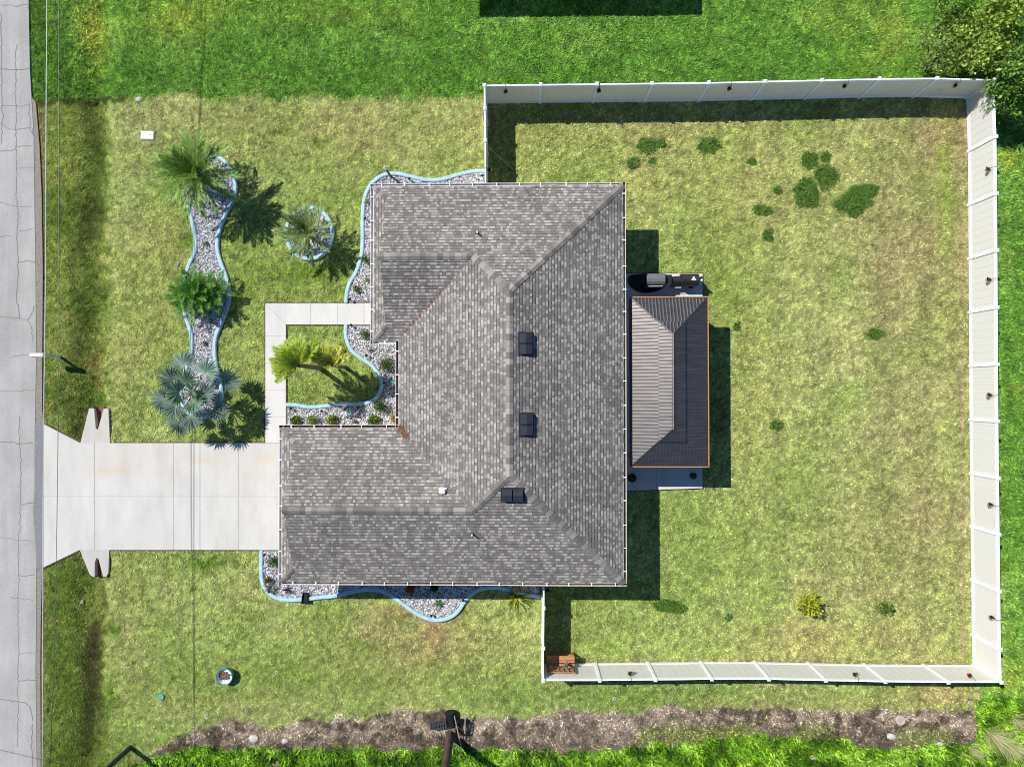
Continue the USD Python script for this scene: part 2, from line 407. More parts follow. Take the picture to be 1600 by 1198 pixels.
bedC = spline([(409, 859), (409, 880), (410, 905), (416, 920), (428, 931), (445, 936), (470, 936), (500, 932.5), (525, 930), (545, 925), (570, 920.5), (590, 921), (605, 926), (620, 935), (640, 950), (660, 962), (680, 968), (700, 965), (715, 955), (727, 938), (738, 927), (752, 919.5), (770, 917), (790, 919), (806, 924), (822, 928), (845, 931)], 6)
W = lambda p: np.array([at2(x, y) for x, y in p])
isl_w, rnd_w, bA_w, bB_w, bC_w = W(isl), W(rnd), W(bedA), W(bedB), W(bedC)
hp = lambda px, py: tuple(at2(px, py))
bed_polys = [Polygon(isl_w).buffer(0), Polygon(rnd_w).buffer(0),
             Polygon(list(map(tuple, bA_w)) + [hp(600, 473.5), hp(620, 320), hp(759, 320)]).buffer(0),
             Polygon(list(map(tuple, bB_w)) + [hp(448, 690), hp(650, 690), hp(650, 507.5)]).buffer(0),
             Polygon(list(map(tuple, bC_w)) + [hp(845, 880), hp(455, 880), hp(455, 859)]).buffer(0)]
hard = unary_union([road_poly, drive_poly, walk_poly, patio_poly, house_plan.buffer(-0.5)] + bed_polys)

culv_top = poly([(126, 692), (172, 692), (169, 637), (138, 637)])
culv_bot = poly([(125, 858.5), (172, 858.5), (169, 902), (138, 902)])
nograss = unary_union([hard, shoulder_poly, culv_top, culv_bot]).buffer(0.045)
shapely.prepare(nograss)

xs0 = at(146, 600)[0]; yd0, yd1 = at(100, 690)[1], at(100, 860)[1]


def gz(x, y):
    """Height of the ground: a little uneven, with the roadside swale (piped under the driveway)."""
    x = np.asarray(x, float); y = np.asarray(y, float)
    P = np.stack([x * 0.5, y * 0.5, np.zeros_like(x)], -1)
    z = -0.05 * meshkit.fbm(P, 3, 5)
    open_ = 1 - sstep(-0.2, 1.0, y - yd1 + 0.9) * (1 - sstep(-1.0, 0.2, y - yd0 - 0.9))
    open_ = np.where((y > yd1 - 1.4) & (y < yd0 + 1.4), np.maximum(sstep(0.05, 0.6, yd1 - y), sstep(0.05, 0.6, y - yd0)), 1.0)
    z = z - 0.34 * np.exp(-((x - xs0) / 0.75) ** 2) * open_
    z = np.where(x < xs0 - 2.35, np.minimum(z, -0.05), z)
    return z


# ------------------------------------------------------------------ ground colours (what grows where)
dirt_x = [200, 260, 300, 330, 370, 400, 430, 470, 540, 560, 600, 680, 760, 860, 950, 1050, 1100, 1200, 1300, 1400, 1520, 1530]
dirt_t = [1195, 1152, 1140, 1134, 1124, 1132, 1138, 1130, 1115, 1122, 1111, 1112, 1120, 1112, 1108, 1100, 1108, 1100, 1106, 1106, 1104, 1150]
dirt_b = [1195, 1170, 1172, 1170, 1172, 1172, 1168, 1170, 1168, 1166, 1174, 1166, 1168, 1170, 1168, 1160, 1150, 1148, 1156, 1172, 1158, 1150]
weed_patches = [(990, 255, 9, 9), (1011, 229, 14, 12), (1033, 224, 7, 7), (1018, 252, 5, 4), (1107, 228, 16, 12), (1175, 253, 6, 6), (1264, 251, 13, 12), (1291, 246, 8, 8), (1291, 275, 17, 18), (1261, 302, 20, 20),
                (1350, 300, 20, 12), (1332, 318, 26, 18), (1192, 329, 13, 8), (1200, 367, 8, 8), (1215, 298, 6, 6), (1040, 945, 20, 9), (1060, 950, 12, 7), (1138, 964, 5, 6), (1152, 510, 6, 6), (1367, 522, 12, 8), (1212, 665, 10, 7)]
spots = [  # where grass is drier (px, py, rx, ry, weight, colour)
    (1440, 620, 95, 430, 0.48, (176, 164, 118)), (1370, 850, 140, 120, 0.35, (176, 160, 112)), (1470, 215, 60, 40, 0.75, (184, 160, 122)), (1430, 400, 80, 120, 0.4, (176, 158, 112)),
    (650, 1000, 90, 40, 0.75, (192, 172, 128)), (700, 1010, 170, 60, 0.4, (184, 176, 110)), (880, 210, 160, 30, 0.4, (180, 176, 106)), (1100, 280, 260, 120, 0.35, (184, 180, 104)),
    (230, 820, 60, 60, 0.2, (190, 178, 118)), (195, 960, 30, 120, 0.45, (186, 172, 118)), (190, 600, 24, 160, 0.45, (182, 172, 108)), (260, 380, 60, 60, 0.35, (176, 165, 100)),
    (520, 210, 180, 40, 0.4, (188, 174, 112)), (350, 180, 120, 22, 0.45, (186, 176, 118)), (215, 190, 30, 30, 0.4, (188, 178, 130)), (250, 500, 60, 80, 0.3, (178, 168, 98)),
    (1480, 1085, 60, 22, 0.8, (196, 168, 122)), (1250, 1100, 260, 14, 0.45, (184, 168, 116)), (1300, 1000, 170, 30, 0.45, (186, 170, 110)), (677, 985, 14, 26, 0.85, (196, 165, 120)), (625, 955, 40, 10, 0.7, (190, 160, 115)),
    (1128, 650, 14, 34, 0.45, (120, 96, 60)), (760, 175, 16, 26, 0.5, (190, 175, 130)), (1170, 600, 60, 260, 0.3, (180, 178, 100)), (320, 1100, 120, 16, 0.35, (170, 160, 105))]
green_spots = [(470, 560, 200, 300, 0.25, (128, 150, 56)), (420, 1060, 260, 40, 0.45, (118, 146, 58)), (330, 880, 40, 10, 0.6, (92, 128, 38)), (620, 450, 60, 30, 0.5, (120, 146, 50)), (480, 430, 60, 20, 0.6, (104, 136, 40)),
               (1120, 430, 40, 80, 0.5, (132, 160, 62)), (1480, 280, 14, 120, 0.5, (132, 156, 60)), (1000, 1085, 260, 22, 0.6, (116, 146, 66)), (172, 985, 10, 12, 0.9, (92, 140, 34)), (172, 1085, 7, 18, 0.9, (84, 130, 30)),
               (430, 210, 16, 5, 0.8, (90, 116, 36)), (500, 222, 9, 7, 0.8, (84, 112, 34)), (290, 375, 12, 12, 0.8, (104, 146, 36)), (250, 250, 60, 14, 0.2, (130, 160, 60)), (560, 1010, 60, 10, 0.3, (110, 146, 50))]


def survey(x, y, fine=1.0):
    """sRGB colour (0-255) of what grows at (x, y), and its kind: 0 lawn, 1 long grass, 2 bottom weeds, 3 bare dirt, 4 verge."""
    P = np.stack([x, y, np.zeros_like(x)], -1)
    px0, py0 = proj(x, y, 0.0)
    n0 = meshkit.fbm(P * 0.16 + 31, 3, 1); n1 = meshkit.fbm(P * 0.55, 4, 2); n2 = meshkit.fbm(P * 1.9 + 7, 3, 3); n3 = meshkit.fbm(P * 5.5 + 3, 2, 4)
    wob = (n2 - 0.5) * 26 + (n3 - 0.5) * 12
    px, py = px0 + wob, py0 + (n1 - 0.5) * 14 + (meshkit.fbm(P * 2.2 + 50, 3, 9) - 0.5) * 20
    mixc = lambda c, d, w: c + (np.asarray(d, float) - c) * np.clip(w, 0, 1)[..., None]
    c = np.broadcast_to(np.array([170.0, 186.0, 106.0]), x.shape + (3,)).copy()
    c = mixc(c, (190, 190, 124), sstep(0.45, 0.72, n0) * 0.5)
    c = mixc(c, (142, 166, 78), sstep(0.50, 0.25, n1) * 0.42)
    c = mixc(c, (200, 194, 134), sstep(0.55, 0.75, n1) * 0.35)
    for (sx, sy, rx, ry, w, col) in spots:
        g = np.exp(-((px0 - sx) / rx) ** 2 - ((py0 - sy) / ry) ** 2)
        c = mixc(c, col, w * g * (0.45 + 1.1 * n1))
    for (sx, sy, rx, ry, w, col) in green_spots:
        g = np.exp(-((px - sx) / rx) ** 2 - ((py - sy) / ry) ** 2)
        c = mixc(c, col, w * g * (0.5 + n2))
    kind = np.zeros(x.shape, int)
    # faint mower lines in the back garden
    c *= (1 + 0.035 * np.sin(px0 / 11.0 + 1.5 * np.sin(px0 / 47.0)) * sstep(1030, 1150, px0))[..., None]
    # verge and swale
    vg = sstep(176, 150, px) * sstep(148, 160, py)
    vc = mixc(np.broadcast_to(np.array([138.0, 154.0, 72.0]), c.shape).copy(), (106, 128, 52), sstep(0.62, 0.35, n1))
    vc = mixc(vc, (152, 150, 82), sstep(0.55, 0.75, n2) * 0.6)
    sw = np.exp(-((px0 - (128 + 12 * np.sin(py0 / 130.0)) + wob * 0.4) / 15) ** 2) * sstep(0.30, 0.55, meshkit.fbm(P * np.array([1.2, 0.5, 1]) + 90, 3, 12))
    sw = sw * (0.6 + 0.5 * sstep(860, 940, py0))
    vc = mixc(vc, (70, 72, 40), sw * 0.8)
    red = np.exp(-((px - 151) / 9) ** 2 - ((py - 565) / 34) ** 2) + 0.5 * np.exp(-((px - 150) / 10) ** 2 - ((py - 960) / 60) ** 2)
    vc = mixc(vc, (124, 92, 58), red * 0.5)
    c = mixc(c, vc, vg); kind = np.where(vg > 0.5, 4, kind)
    # gravelly brown fringe at the road
    c = mixc(c, (150, 138, 96), sstep(74, 66, px0 + wob * .2) * (py0 > 150) * 0.8)
    # neighbour's lawns
    nb = np.where(px0 < 757, sstep(163, 145, py + (px0 < 165) * -4 + (n1 - .5) * 14), (py0 < 150) * 1.0)
    nb = np.maximum(nb, (px0 > 1535) * 1.0)
    gcol = mixc(np.broadcast_to(np.array([112.0, 158.0, 62.0]), c.shape).copy(), (142, 178, 80), sstep(0.45, 0.7, n1) * .7)
    gcol = mixc(gcol, (88, 134, 46), sstep(0.5, 0.3, n2) * 0.35)
    for (sx, sy, rx, ry, w) in [(142, 50, 20, 60, 0.85), (150, 90, 8, 30, .5), (270, 40, 60, 30, 0.5), (300, 15, 70, 20, 0.45), (1395, 60, 26, 60, 0.55), (1350, 95, 30, 20, 0.5), (1575, 250, 20, 14, .7), (1590, 610, 14, 12, .6), (1575, 1060, 30, 30, .5), (1310, 30, 60, 30, 0.3), (520, 20, 120, 20, 0.3)]:
        gcol = mixc(gcol, (176, 184, 72), w * np.exp(-((px - sx) / rx) ** 2 - ((py - sy) / ry) ** 2) * (0.5 + n2))
    gcol = mixc(gcol, (70, 100, 30), (sstep(120, 60, px0) * 0.5 + 0.75 * np.exp(-((px - 100) / 12) ** 2 - ((py - 120) / 50) ** 2)) * (px0 < 300))
    gcol = mixc(gcol, (82, 130, 42), sstep(40, 120, py0) * 0.4 * (py0 < 160))
    c = mixc(c, gcol, nb); kind = np.where(nb > 0.5, 1, kind)
    edge = np.exp(-((py - 156) / 3.5) ** 2) * (px0 < 200) * (px0 > 60)
    c = mixc(c, (66, 62, 34), edge * 0.8)
    # bare strip and weeds along the bottom
    t_, b_ = np.interp(px0, dirt_x, dirt_t), np.interp(px0, dirt_x, dirt_b)
    inx = (px0 > 205) & (px0 < 1526)
    dz = sstep(-4, 3, py - t_ - 3) * sstep(5, -3, py - b_) * inx
    dc = mixc(np.broadcast_to(np.array([170.0, 153.0, 131.0]), c.shape).copy(), (98, 86, 72), sstep(0.55, 0.36, n2) * 0.9)
    dc = mixc(dc, (206, 186, 170), sstep(0.55, 0.75, meshkit.fbm(P * 4.0 + 77, 3, 8)) * 0.9)
    dc = mixc(dc, (86, 74, 62), sstep(0.4, 1.0, (py0 - t_) / np.maximum(b_ - t_, 1)) * 0.55)
    dc = mixc(dc, (164, 148, 134), sstep(760, 900, px0) * sstep(1200, 1050, px0) * .4)
    dc = mixc(dc, (128, 142, 70), sstep(0.50, 0.62, meshkit.fbm(P * 1.1 + 140, 3, 14)) * 0.7 * sstep(900, 1000, px0) * sstep(0.3, .8, (py0 - t_) / np.maximum(b_ - t_, 1)))
    c = mixc(c, dc, dz); kind = np.where(dz > 0.5, 3, kind)
    wd = np.where(inx, sstep(-2, 5, py - b_), sstep(1172, 1190, py) * (px0 < 206) * 0.0)
    wd = np.maximum(wd, (px0 >= 1526) * sstep(1086, 1100, py))
    wcol = mixc(np.broadcast_to(np.array([104.0, 148.0, 30.0]), c.shape).copy(), (134, 172, 58), sstep(0.5, 0.72, n2))
    wcol = mixc(wcol, (52, 84, 20), sstep(0.5, 0.32, n2) * 0.8)
    wcol = mixc(wcol, (150, 150, 90), (px0 > 1500) * sstep(0.45, 0.7, n1) * .6)
    c = mixc(c, wcol, wd); kind = np.where(wd > 0.5, 2, kind)
    c = mixc(c, (104, 122, 50), sstep(1100, 1190, py) * (px0 < 215) * (px0 > 60) * .6)
    # dark clover patches are another plant
    wp = np.zeros(x.shape)
    for (sx, sy, rx, ry) in weed_patches:
        wp = np.maximum(wp, sstep(1.25, 0.75, np.hypot((px0 + wob * .5 - sx) / rx, (py0 + (py - py0) * .5 - sy) / ry)))
    c = mixc(c, (78, 108, 36), wp * 0.85)
    # bare fringe along the inside of the fence
    fr = np.exp(-((px0 - 1503) / 6) ** 2) * (py0 > 170) * (py0 < 1040) + np.exp(-((py0 - 1034) / 5) ** 2) * (px0 > 900) * (px0 < 1510)
    c = mixc(c, (178, 158, 118), fr * (0.2 + n2) * 0.8)
    # fine mottling
    k = 1 + (n3 - 0.5) * 0.42 * fine + (n2 - 0.5) * 0.14 + (meshkit.noise(P * 11.0, 17) - 0.5) * 0.40 * fine
    return np.clip(c * k[..., None], 4, 250), kind, wp


def grid_axis(lo, hi, step):
    core = np.arange(lo, hi + 1e-6, step)
    out_ = [hi + step * 3, hi + 2, hi + 6, hi + 15, hi + 40, hi + 100, hi + 300]
    return np.concatenate([[lo - d for d in (300, 100, 40, 15, 6, 2, step * 3)], core, out_])


gx, gy = grid_axis(-26, 26, 0.13), grid_axis(-21, 21, 0.13)
XX, YY = np.meshgrid(gx, gy)
ZZ = gz(XX, YY)
col, _, _ = survey(XX, YY)
nx_, ny_ = len(gx), len(gy)
ii, jj = np.meshgrid(np.arange(ny_ - 1), np.arange(nx_ - 1), indexing='ij')
q = np.stack([ii * nx_ + jj, ii * nx_ + jj + 1, (ii + 1) * nx_ + jj + 1, (ii + 1) * nx_ + jj], -1).reshape(-1, 4)
mb = MB().add(np.stack([XX, YY, ZZ], -1).reshape(-1, 3), q)
mb.c = [alb(col.reshape(-1, 3)) * 0.95]
single('ground', mb, m_ground, 'ground sheet of soil and thatch under the lawns', kind='structure', smooth=True, colors=True)

# ------------------------------------------------------------------ road, shoulder, driveway, paths
single('road', MB().extrude(road_poly, -0.12, 0.02), m_road, 'light grey asphalt road with cracks along the left edge', kind='structure')
single('shoulder', MB().sheet(shoulder_poly.difference(road_poly).difference(drive_poly.buffer(0.005)), 0.006), m_shoulder, 'brown gravelly shoulder along the road', kind='structure')
patch = poly([(54.5, 664), (68, 662), (68, 886), (57, 889), (57, 866), (52.5, 800), (54.5, 760)])
single('asphalt_patch', MB().extrude(patch.difference(drive_poly.buffer(0.004)), -0.05, 0.026), m_patch, 'darker asphalt strip joining road and driveway', kind='structure')
cracks = [[(26, 72), (25, 110), (25, 150), (26, 195), (25, 235), (27, 265), (26, 300), (28, 330), (27, 370), (29, 410), (28, 440), (26, 465)], [(26, 465), (30, 485), (31, 498)], [(31, 650), (31, 690), (33, 720), (32, 760), (32, 800), (30, 835), (29, 870), (30, 905), (28, 950), (30, 985), (29, 1030), (28, 1075), (29, 1120), (28, 1165)],
          [(2, 9), (12, 8), (25, 10), (46, 8)], [(3, 108), (15, 110), (30, 109), (47, 107)], [(2, 166), (20, 165), (35, 167), (48, 163)], [(3, 193), (14, 202), (28, 203), (47, 199), (52, 210)], [(47, 163), (46, 178), (49, 198), (54, 214)], [(25, 230), (35, 228), (50, 229)], [(0, 237), (12, 236), (25, 233)],
          [(27, 263), (40, 262), (54, 263)], [(2, 317), (14, 320), (28, 323), (50, 323)], [(28, 361), (40, 360), (53, 358)], [(0, 370), (16, 369)], [(28, 409), (44, 408), (56, 409)], [(0, 494), (16, 496), (30, 498), (44, 500), (50, 490), (54, 478)], [(44, 500), (50, 512), (53, 535)], [(20, 556), (34, 555), (48, 556)],
          [(0, 610), (16, 611), (34, 611), (54, 609)], [(0, 691), (16, 690), (32, 693), (52, 692)], [(34, 788), (42, 786), (54, 785)], [(0, 841), (18, 840), (30, 844), (54, 845)], [(14, 931), (30, 935), (53, 938)], [(30, 899), (44, 898), (55, 897)], [(29, 1022), (42, 1019), (55, 1020)], [(30, 1064), (44, 1061), (56, 1062)], [(0, 1092), (20, 1094), (40, 1096), (48, 1103), (51, 1125)], [(2, 20), (3, 80), (3, 130), (4, 190), (3, 225)], [(51, 1130), (50, 1160), (52, 1198)]]
rc = np.random.default_rng(3)
cn = Node('/World/road', (0, 0, 0))
for ck in cracks:
    pts = np.array(ck, float); L = []
    for a, b in zip(pts[:-1], pts[1:]):
        k = max(2, int(np.hypot(*(b - a)) / 4))
        for t in np.arange(k) / k:
            L.append(a + (b - a) * t + rc.normal(0, 0.7, 2))
    L.append(pts[-1])
    w = W(L)
    ln = LineString(w).buffer(0.008 + 0.009 * rc.random(), cap_style=2)
    part(cn, 'crack', MB().sheet(ln.intersection(road_poly), 0.0245), m_crack)

seams = [LineString([at2(x, 600), at2(x, 960)]) for x in (148, 272, 313, 373)] + [LineString([at2(40, 774.5), at2(500, 776)])]


def slabs(parent, pol, cuts, z0, z1, mat, gap=0.012):
    cut = unary_union([c.buffer(gap, cap_style=2) for c in cuts])
    for g in getattr(pol.difference(cut), 'geoms', [pol.difference(cut)]):
        if g.area > 0.05: part(parent, 'slab', MB().extrude(g, z0, z1), mat)


dn = thing('driveway', 'pale concrete driveway with tan stains running to the garage', 'driveway', (0, 0, 0), kind='structure')
slabs(dn, drive_poly, seams, -0.1, 0.025, m_drive)
part(dn, 'joint_filler', MB().extrude(drive_poly.buffer(-0.03), -0.1, 0.012), m_culvert)
wn = thing('sidewalk', 'white concrete path bending from the driveway to the front door', 'path', (0, 0, 0), kind='structure')
wseams = [LineString([at2(x, 465), at2(x, 515)]) for x in (486, 528, 569)] + [LineString([at2(405, y), at2(455, y)]) for y in (525, 567, 609, 651)] + [LineString([at2(410, 469), at2(449, 509)])]
slabs(wn, walk_poly, wseams, -0.08, 0.035, m_walk, 0.008)
part(wn, 'joint_filler', MB().extrude(walk_poly.buffer(-0.03), -0.09, 0.02), m_culvert)
pn = thing('patio', 'concrete patio slab under and around the gazebo', 'patio', (0, 0, 0), kind='structure')
slabs(pn, patio_poly, [LineString([at2(1025, 725), at2(1025, 775)]), LineString([at2(950, 466), at2(1110, 466)]), LineString([at2(950, 727), at2(1110, 727)])], -0.08, 0.09, m_patio, 0.006)

single('soil_edge', MB().sheet(unary_union([drive_poly, walk_poly, patio_poly]).buffer(0.055).difference(unary_union([drive_poly, walk_poly, patio_poly, road_poly, culv_top, culv_bot] + bed_polys).buffer(0.004)), 0.004), m_debris, kind='structure')
# culvert ends
for nm, pts, slot, lab in (('culvert', [(126, 692), (172, 692), (168.5, 638), (138.5, 638)], [(146, 636), (149.5, 669), (153, 671), (162, 636)], 'sloping concrete culvert end above the driveway, with dark pipe mouth'),
                           ('culvert', [(125, 858.5), (171, 858.5), (168.5, 895), (165, 901), (144, 901), (139.5, 897)], [(147, 903), (148, 878), (151, 871), (154, 873), (161, 903)], 'concrete culvert end below the driveway, with rusty pipe mouth')):
    pol = poly(pts).difference(poly(slot)); c0 = np.mean([at(x, y) for x, y in pts], 0)
    t = thing(nm, lab, 'culvert', (c0[0], c0[1], -0.1), 'culvert ends beside the driveway')
    m = trimesh.creation.extrude_polygon(pol, 0.36, engine='earcut')
    v = m.vertices.copy()
    yy = v[:, 1]; e0 = at(150, pts[0][1])[1]; d = np.abs(yy - e0)
    v[:, 2] += -0.34 - 0.05 * d / d.max()
    part(t, 'headwall', MB().add(v, m.faces), m_culvert)
    yA, yB = at(152, slot[1][1] if nm and lab.startswith('slop') else 872)[1], at(152, slot[0][1])[1]
    x0 = at(np.mean([p[0] for p in slot]), 650)[0]
    b = MB(); ang = np.linspace(PI, 2 * PI, 9)
    for r0, dz_ in ((0.20, -0.035),):
        ring = np.array([(r0 * math.cos(a), r0 * math.sin(a)) for a in ang])
        v0 = np.c_[x0 + ring[:, 0], np.full(9, yA), dz_ + ring[:, 1]]; v1 = np.c_[x0 + ring[:, 0] * 1.15, np.full(9, yB), dz_ - 0.06 + ring[:, 1]]
        f = [(i, i + 1, 10 + i, 9 + i) for i in range(8)]
        b.add(np.vstack([v0, v1]), f)
    part(t, 'pipe', b, m_rust)
    part(t, 'pipe_mouth', MB().tube([(x0, yA + (0.01 if yA < yB else -0.01), -0.135), (x0, yA - (0.3 if yA < yB else -0.3), -0.135)], 0.10, 12), m_black)

# ------------------------------------------------------------------ planting beds: soil, gravel, edging
bed_names = ['long island bed', 'round island bed', 'bed along the upper front corner of the house', 'bed in the front entry court', 'bed along the garage side']
prof = [(-0.085, -0.08), (0.085, -0.08), (0.085, 0.085), (0.05, 0.115), (-0.05, 0.115), (-0.085, 0.085)]
stone_src = None
for k, (pl, path, closed) in enumerate(zip(bed_polys, (isl_w, rnd_w, bA_w, bB_w, bC_w), (True, True, False, False, False))):
    pl2 = pl.difference(walk_poly.buffer(0.01)).difference(drive_poly.buffer(0.01))
    single('bed_soil', MB().sheet(pl2, 0.02), m_gravelbase, kind='structure')
    single('garden_edging', MB().sweep(path, prof, closed), m_edging, ['pale blue concrete edging winding round the long island bed', 'pale blue edging ring round the small circular bed', 'pale blue edging from the fence round the front corner of the house', 'pale blue edging curving through the entry court lawn', 'pale blue edging waving along the garage side of the house'][k], 'edging', smooth=35)
    inner = pl2.buffer(-0.09).difference(house_plan.buffer(-0.75)); shapely.prepare(inner)
    bx = inner.bounds; rg = np.random.default_rng(20 + k)
    n = int((bx[2] - bx[0]) * (bx[3] - bx[1]) * 330)
    P = np.c_[rg.uniform(bx[0], bx[2], n), rg.uniform(bx[1], bx[3], n)]
    P = P[shapely.contains_xy(inner, P[:, 0], P[:, 1])]
    n = len(P)
    pi = UsdGeom.PointInstancer.Define(stage, numbered('/World', 'gravel'))
    setdata(pi.GetPrim(), 'white and grey stone chips filling the ' + bed_names[k], 'gravel', None, 'stuff')
    tg = []
    for s in range(3):
        ic = trimesh.creation.icosphere(1, 1.0); v = ic.vertices * (1 + 0.45 * (np.random.default_rng(s).random((len(ic.vertices), 1)) - 0.5)) * np.array([1.0, 0.72, 0.55])
        pr = usdkit.mesh(stage, f'{pi.GetPath()}/stone_{s + 1:03d}' if s else f'{pi.GetPath()}/stone', (v, ic.faces), m_stone); tg.append(pr.GetPath())
    pi.CreatePrototypesRel().SetTargets(tg)
    pi.CreatePositionsAttr(Vt.Vec3fArray.FromNumpy(np.c_[P, 0.025 + 0.02 * rg.random(n)].astype(np.float32)))
    pi.CreateProtoIndicesAttr(Vt.IntArray.FromNumpy(rg.integers(0, 3, n).astype(np.int32)))
    sc = (0.028 + 0.022 * rg.random(n)); pi.CreateScalesAttr(Vt.Vec3fArray.FromNumpy(np.repeat(sc[:, None], 3, 1).astype(np.float32)))
    qs = rg.normal(0, 1, (n, 4)); qs /= np.linalg.norm(qs, axis=1, keepdims=True)
    pi.CreateOrientationsAttr(Vt.QuathArray([Gf.Quath(float(a), float(b), float(c), float(d)) for a, b, c, d in qs]))

# ------------------------------------------------------------------ the house
hb = np.array([xm, (yn + ys) / 2, 0.0])
H = thing('house', 'single-storey house under a large grey shingled hip roof', 'house', hb)
wall_plan = house_plan.buffer(-0.5, join_style=2)
part(H, 'wall', MB().extrude(wall_plan, -0.1, EAVE - 0.12), m_stucco)
gd = part(H, 'garage_door', MB().box((xg + 0.48, yGr, 1.1), (0.06, 4.9, 2.2)), m_white)
for k in range(4):
    part(gd, 'panel', MB().box((xg + 0.44, yGr, 0.32 + k * 0.53), (0.03, 4.7, 0.47)), m_white)
fd = part(H, 'front_door', MB().box((xl + 0.47, at(500, 490)[1], 1.1), (0.07, 1.05, 2.1)), m_redwood)
m_glass = usdkit.material(stage, '/World/Looks/window_glass_look', {"p": ("principled_bsdf", {"base_color": (0.02, 0.025, 0.03), "roughness": 0.05})}, [], surface="p.BSDF")
for (x, y, sx, sy) in [(xw + 0.48, (ysw + yng) / 2, 0.06, 1.6), (xe - 0.48, (yn + ys) / 2 + 5, 0.06, 1.6), (xe - 0.48, ys + 2.5, 0.06, 1.6), (xm + 1, yn - 0.48, 1.5, 0.06), (xm + 1, ys + 0.48, 1.5, 0.06), (xw - 2, ys + 0.48, 1.5, 0.06)]:
    wd = part(H, 'window', MB().box((x, y, 1.5), (sx + 0.06 * (sx > sy), sy + 0.06 * (sy > sx), 1.3)), m_white)
    part(wd, 'pane', MB().box((x, y, 1.5), (sx + (0.03 if sx < sy else -0.1), sy + (0.03 if sy < sx else -0.1), 1.14)), m_glass)
part(H, 'soffit', MB().extrude(house_plan.buffer(-0.01, join_style=2).difference(wall_plan), EAVE - 0.17, EAVE - 0.12), m_white)

faces = {  # plan polygon, eave point, direction up the slope
    'north': ([(xl, yn), (xe, yn), (xm, yn - W2), (xw + hN, yNr), (xl + DG, yNr), (xl + DG, yn - DG)], (xl, yn), (0, -1)),
    'wing_hip': ([(xl, yn), (xl + DG, yn - DG), (xl + DG, ysw + DG), (xl, ysw)], (xl, yn), (1, 0)),
    'wing_south': ([(xl, ysw), (xl + DG, ysw + DG), (xl + DG, yNr), (xw + hN, yNr), (xw, ysw)], (xl, ysw), (0, 1)),
    'west': ([(xw, ysw), (xw + hN, yNr), (xm, yn - W2), (xm, ys + W2), (xw + hG, yGr), (xw, yng)], (xw, ysw), (1, 0)),
    'east': ([(xe, yn), (xe, ys), (xm, ys + W2), (xm, yn - W2)], (xe, yn), (-1, 0)),
    'south': ([(xg, ys), (xe, ys), (xm, ys + W2), (xw + hG, yGr), (xg + DG, yGr), (xg + DG, ys + DG)], (xg, ys), (0, 1)),
    'garage_north': ([(xg, yng), (xw, yng), (xw + hG, yGr), (xg + DG, yGr), (xg + DG, yng - DG)], (xg, yng), (0, -1)),
    'garage_hip': ([(xg, yng), (xg + DG, yng - DG), (xg + DG, ys + DG), (xg, ys)], (xg, yng), (1, 0))}


def roof_z(x, y, e, u):
    return EAVE + ((x - e[0]) * u[0] + (y - e[1]) * u[1]) * TP


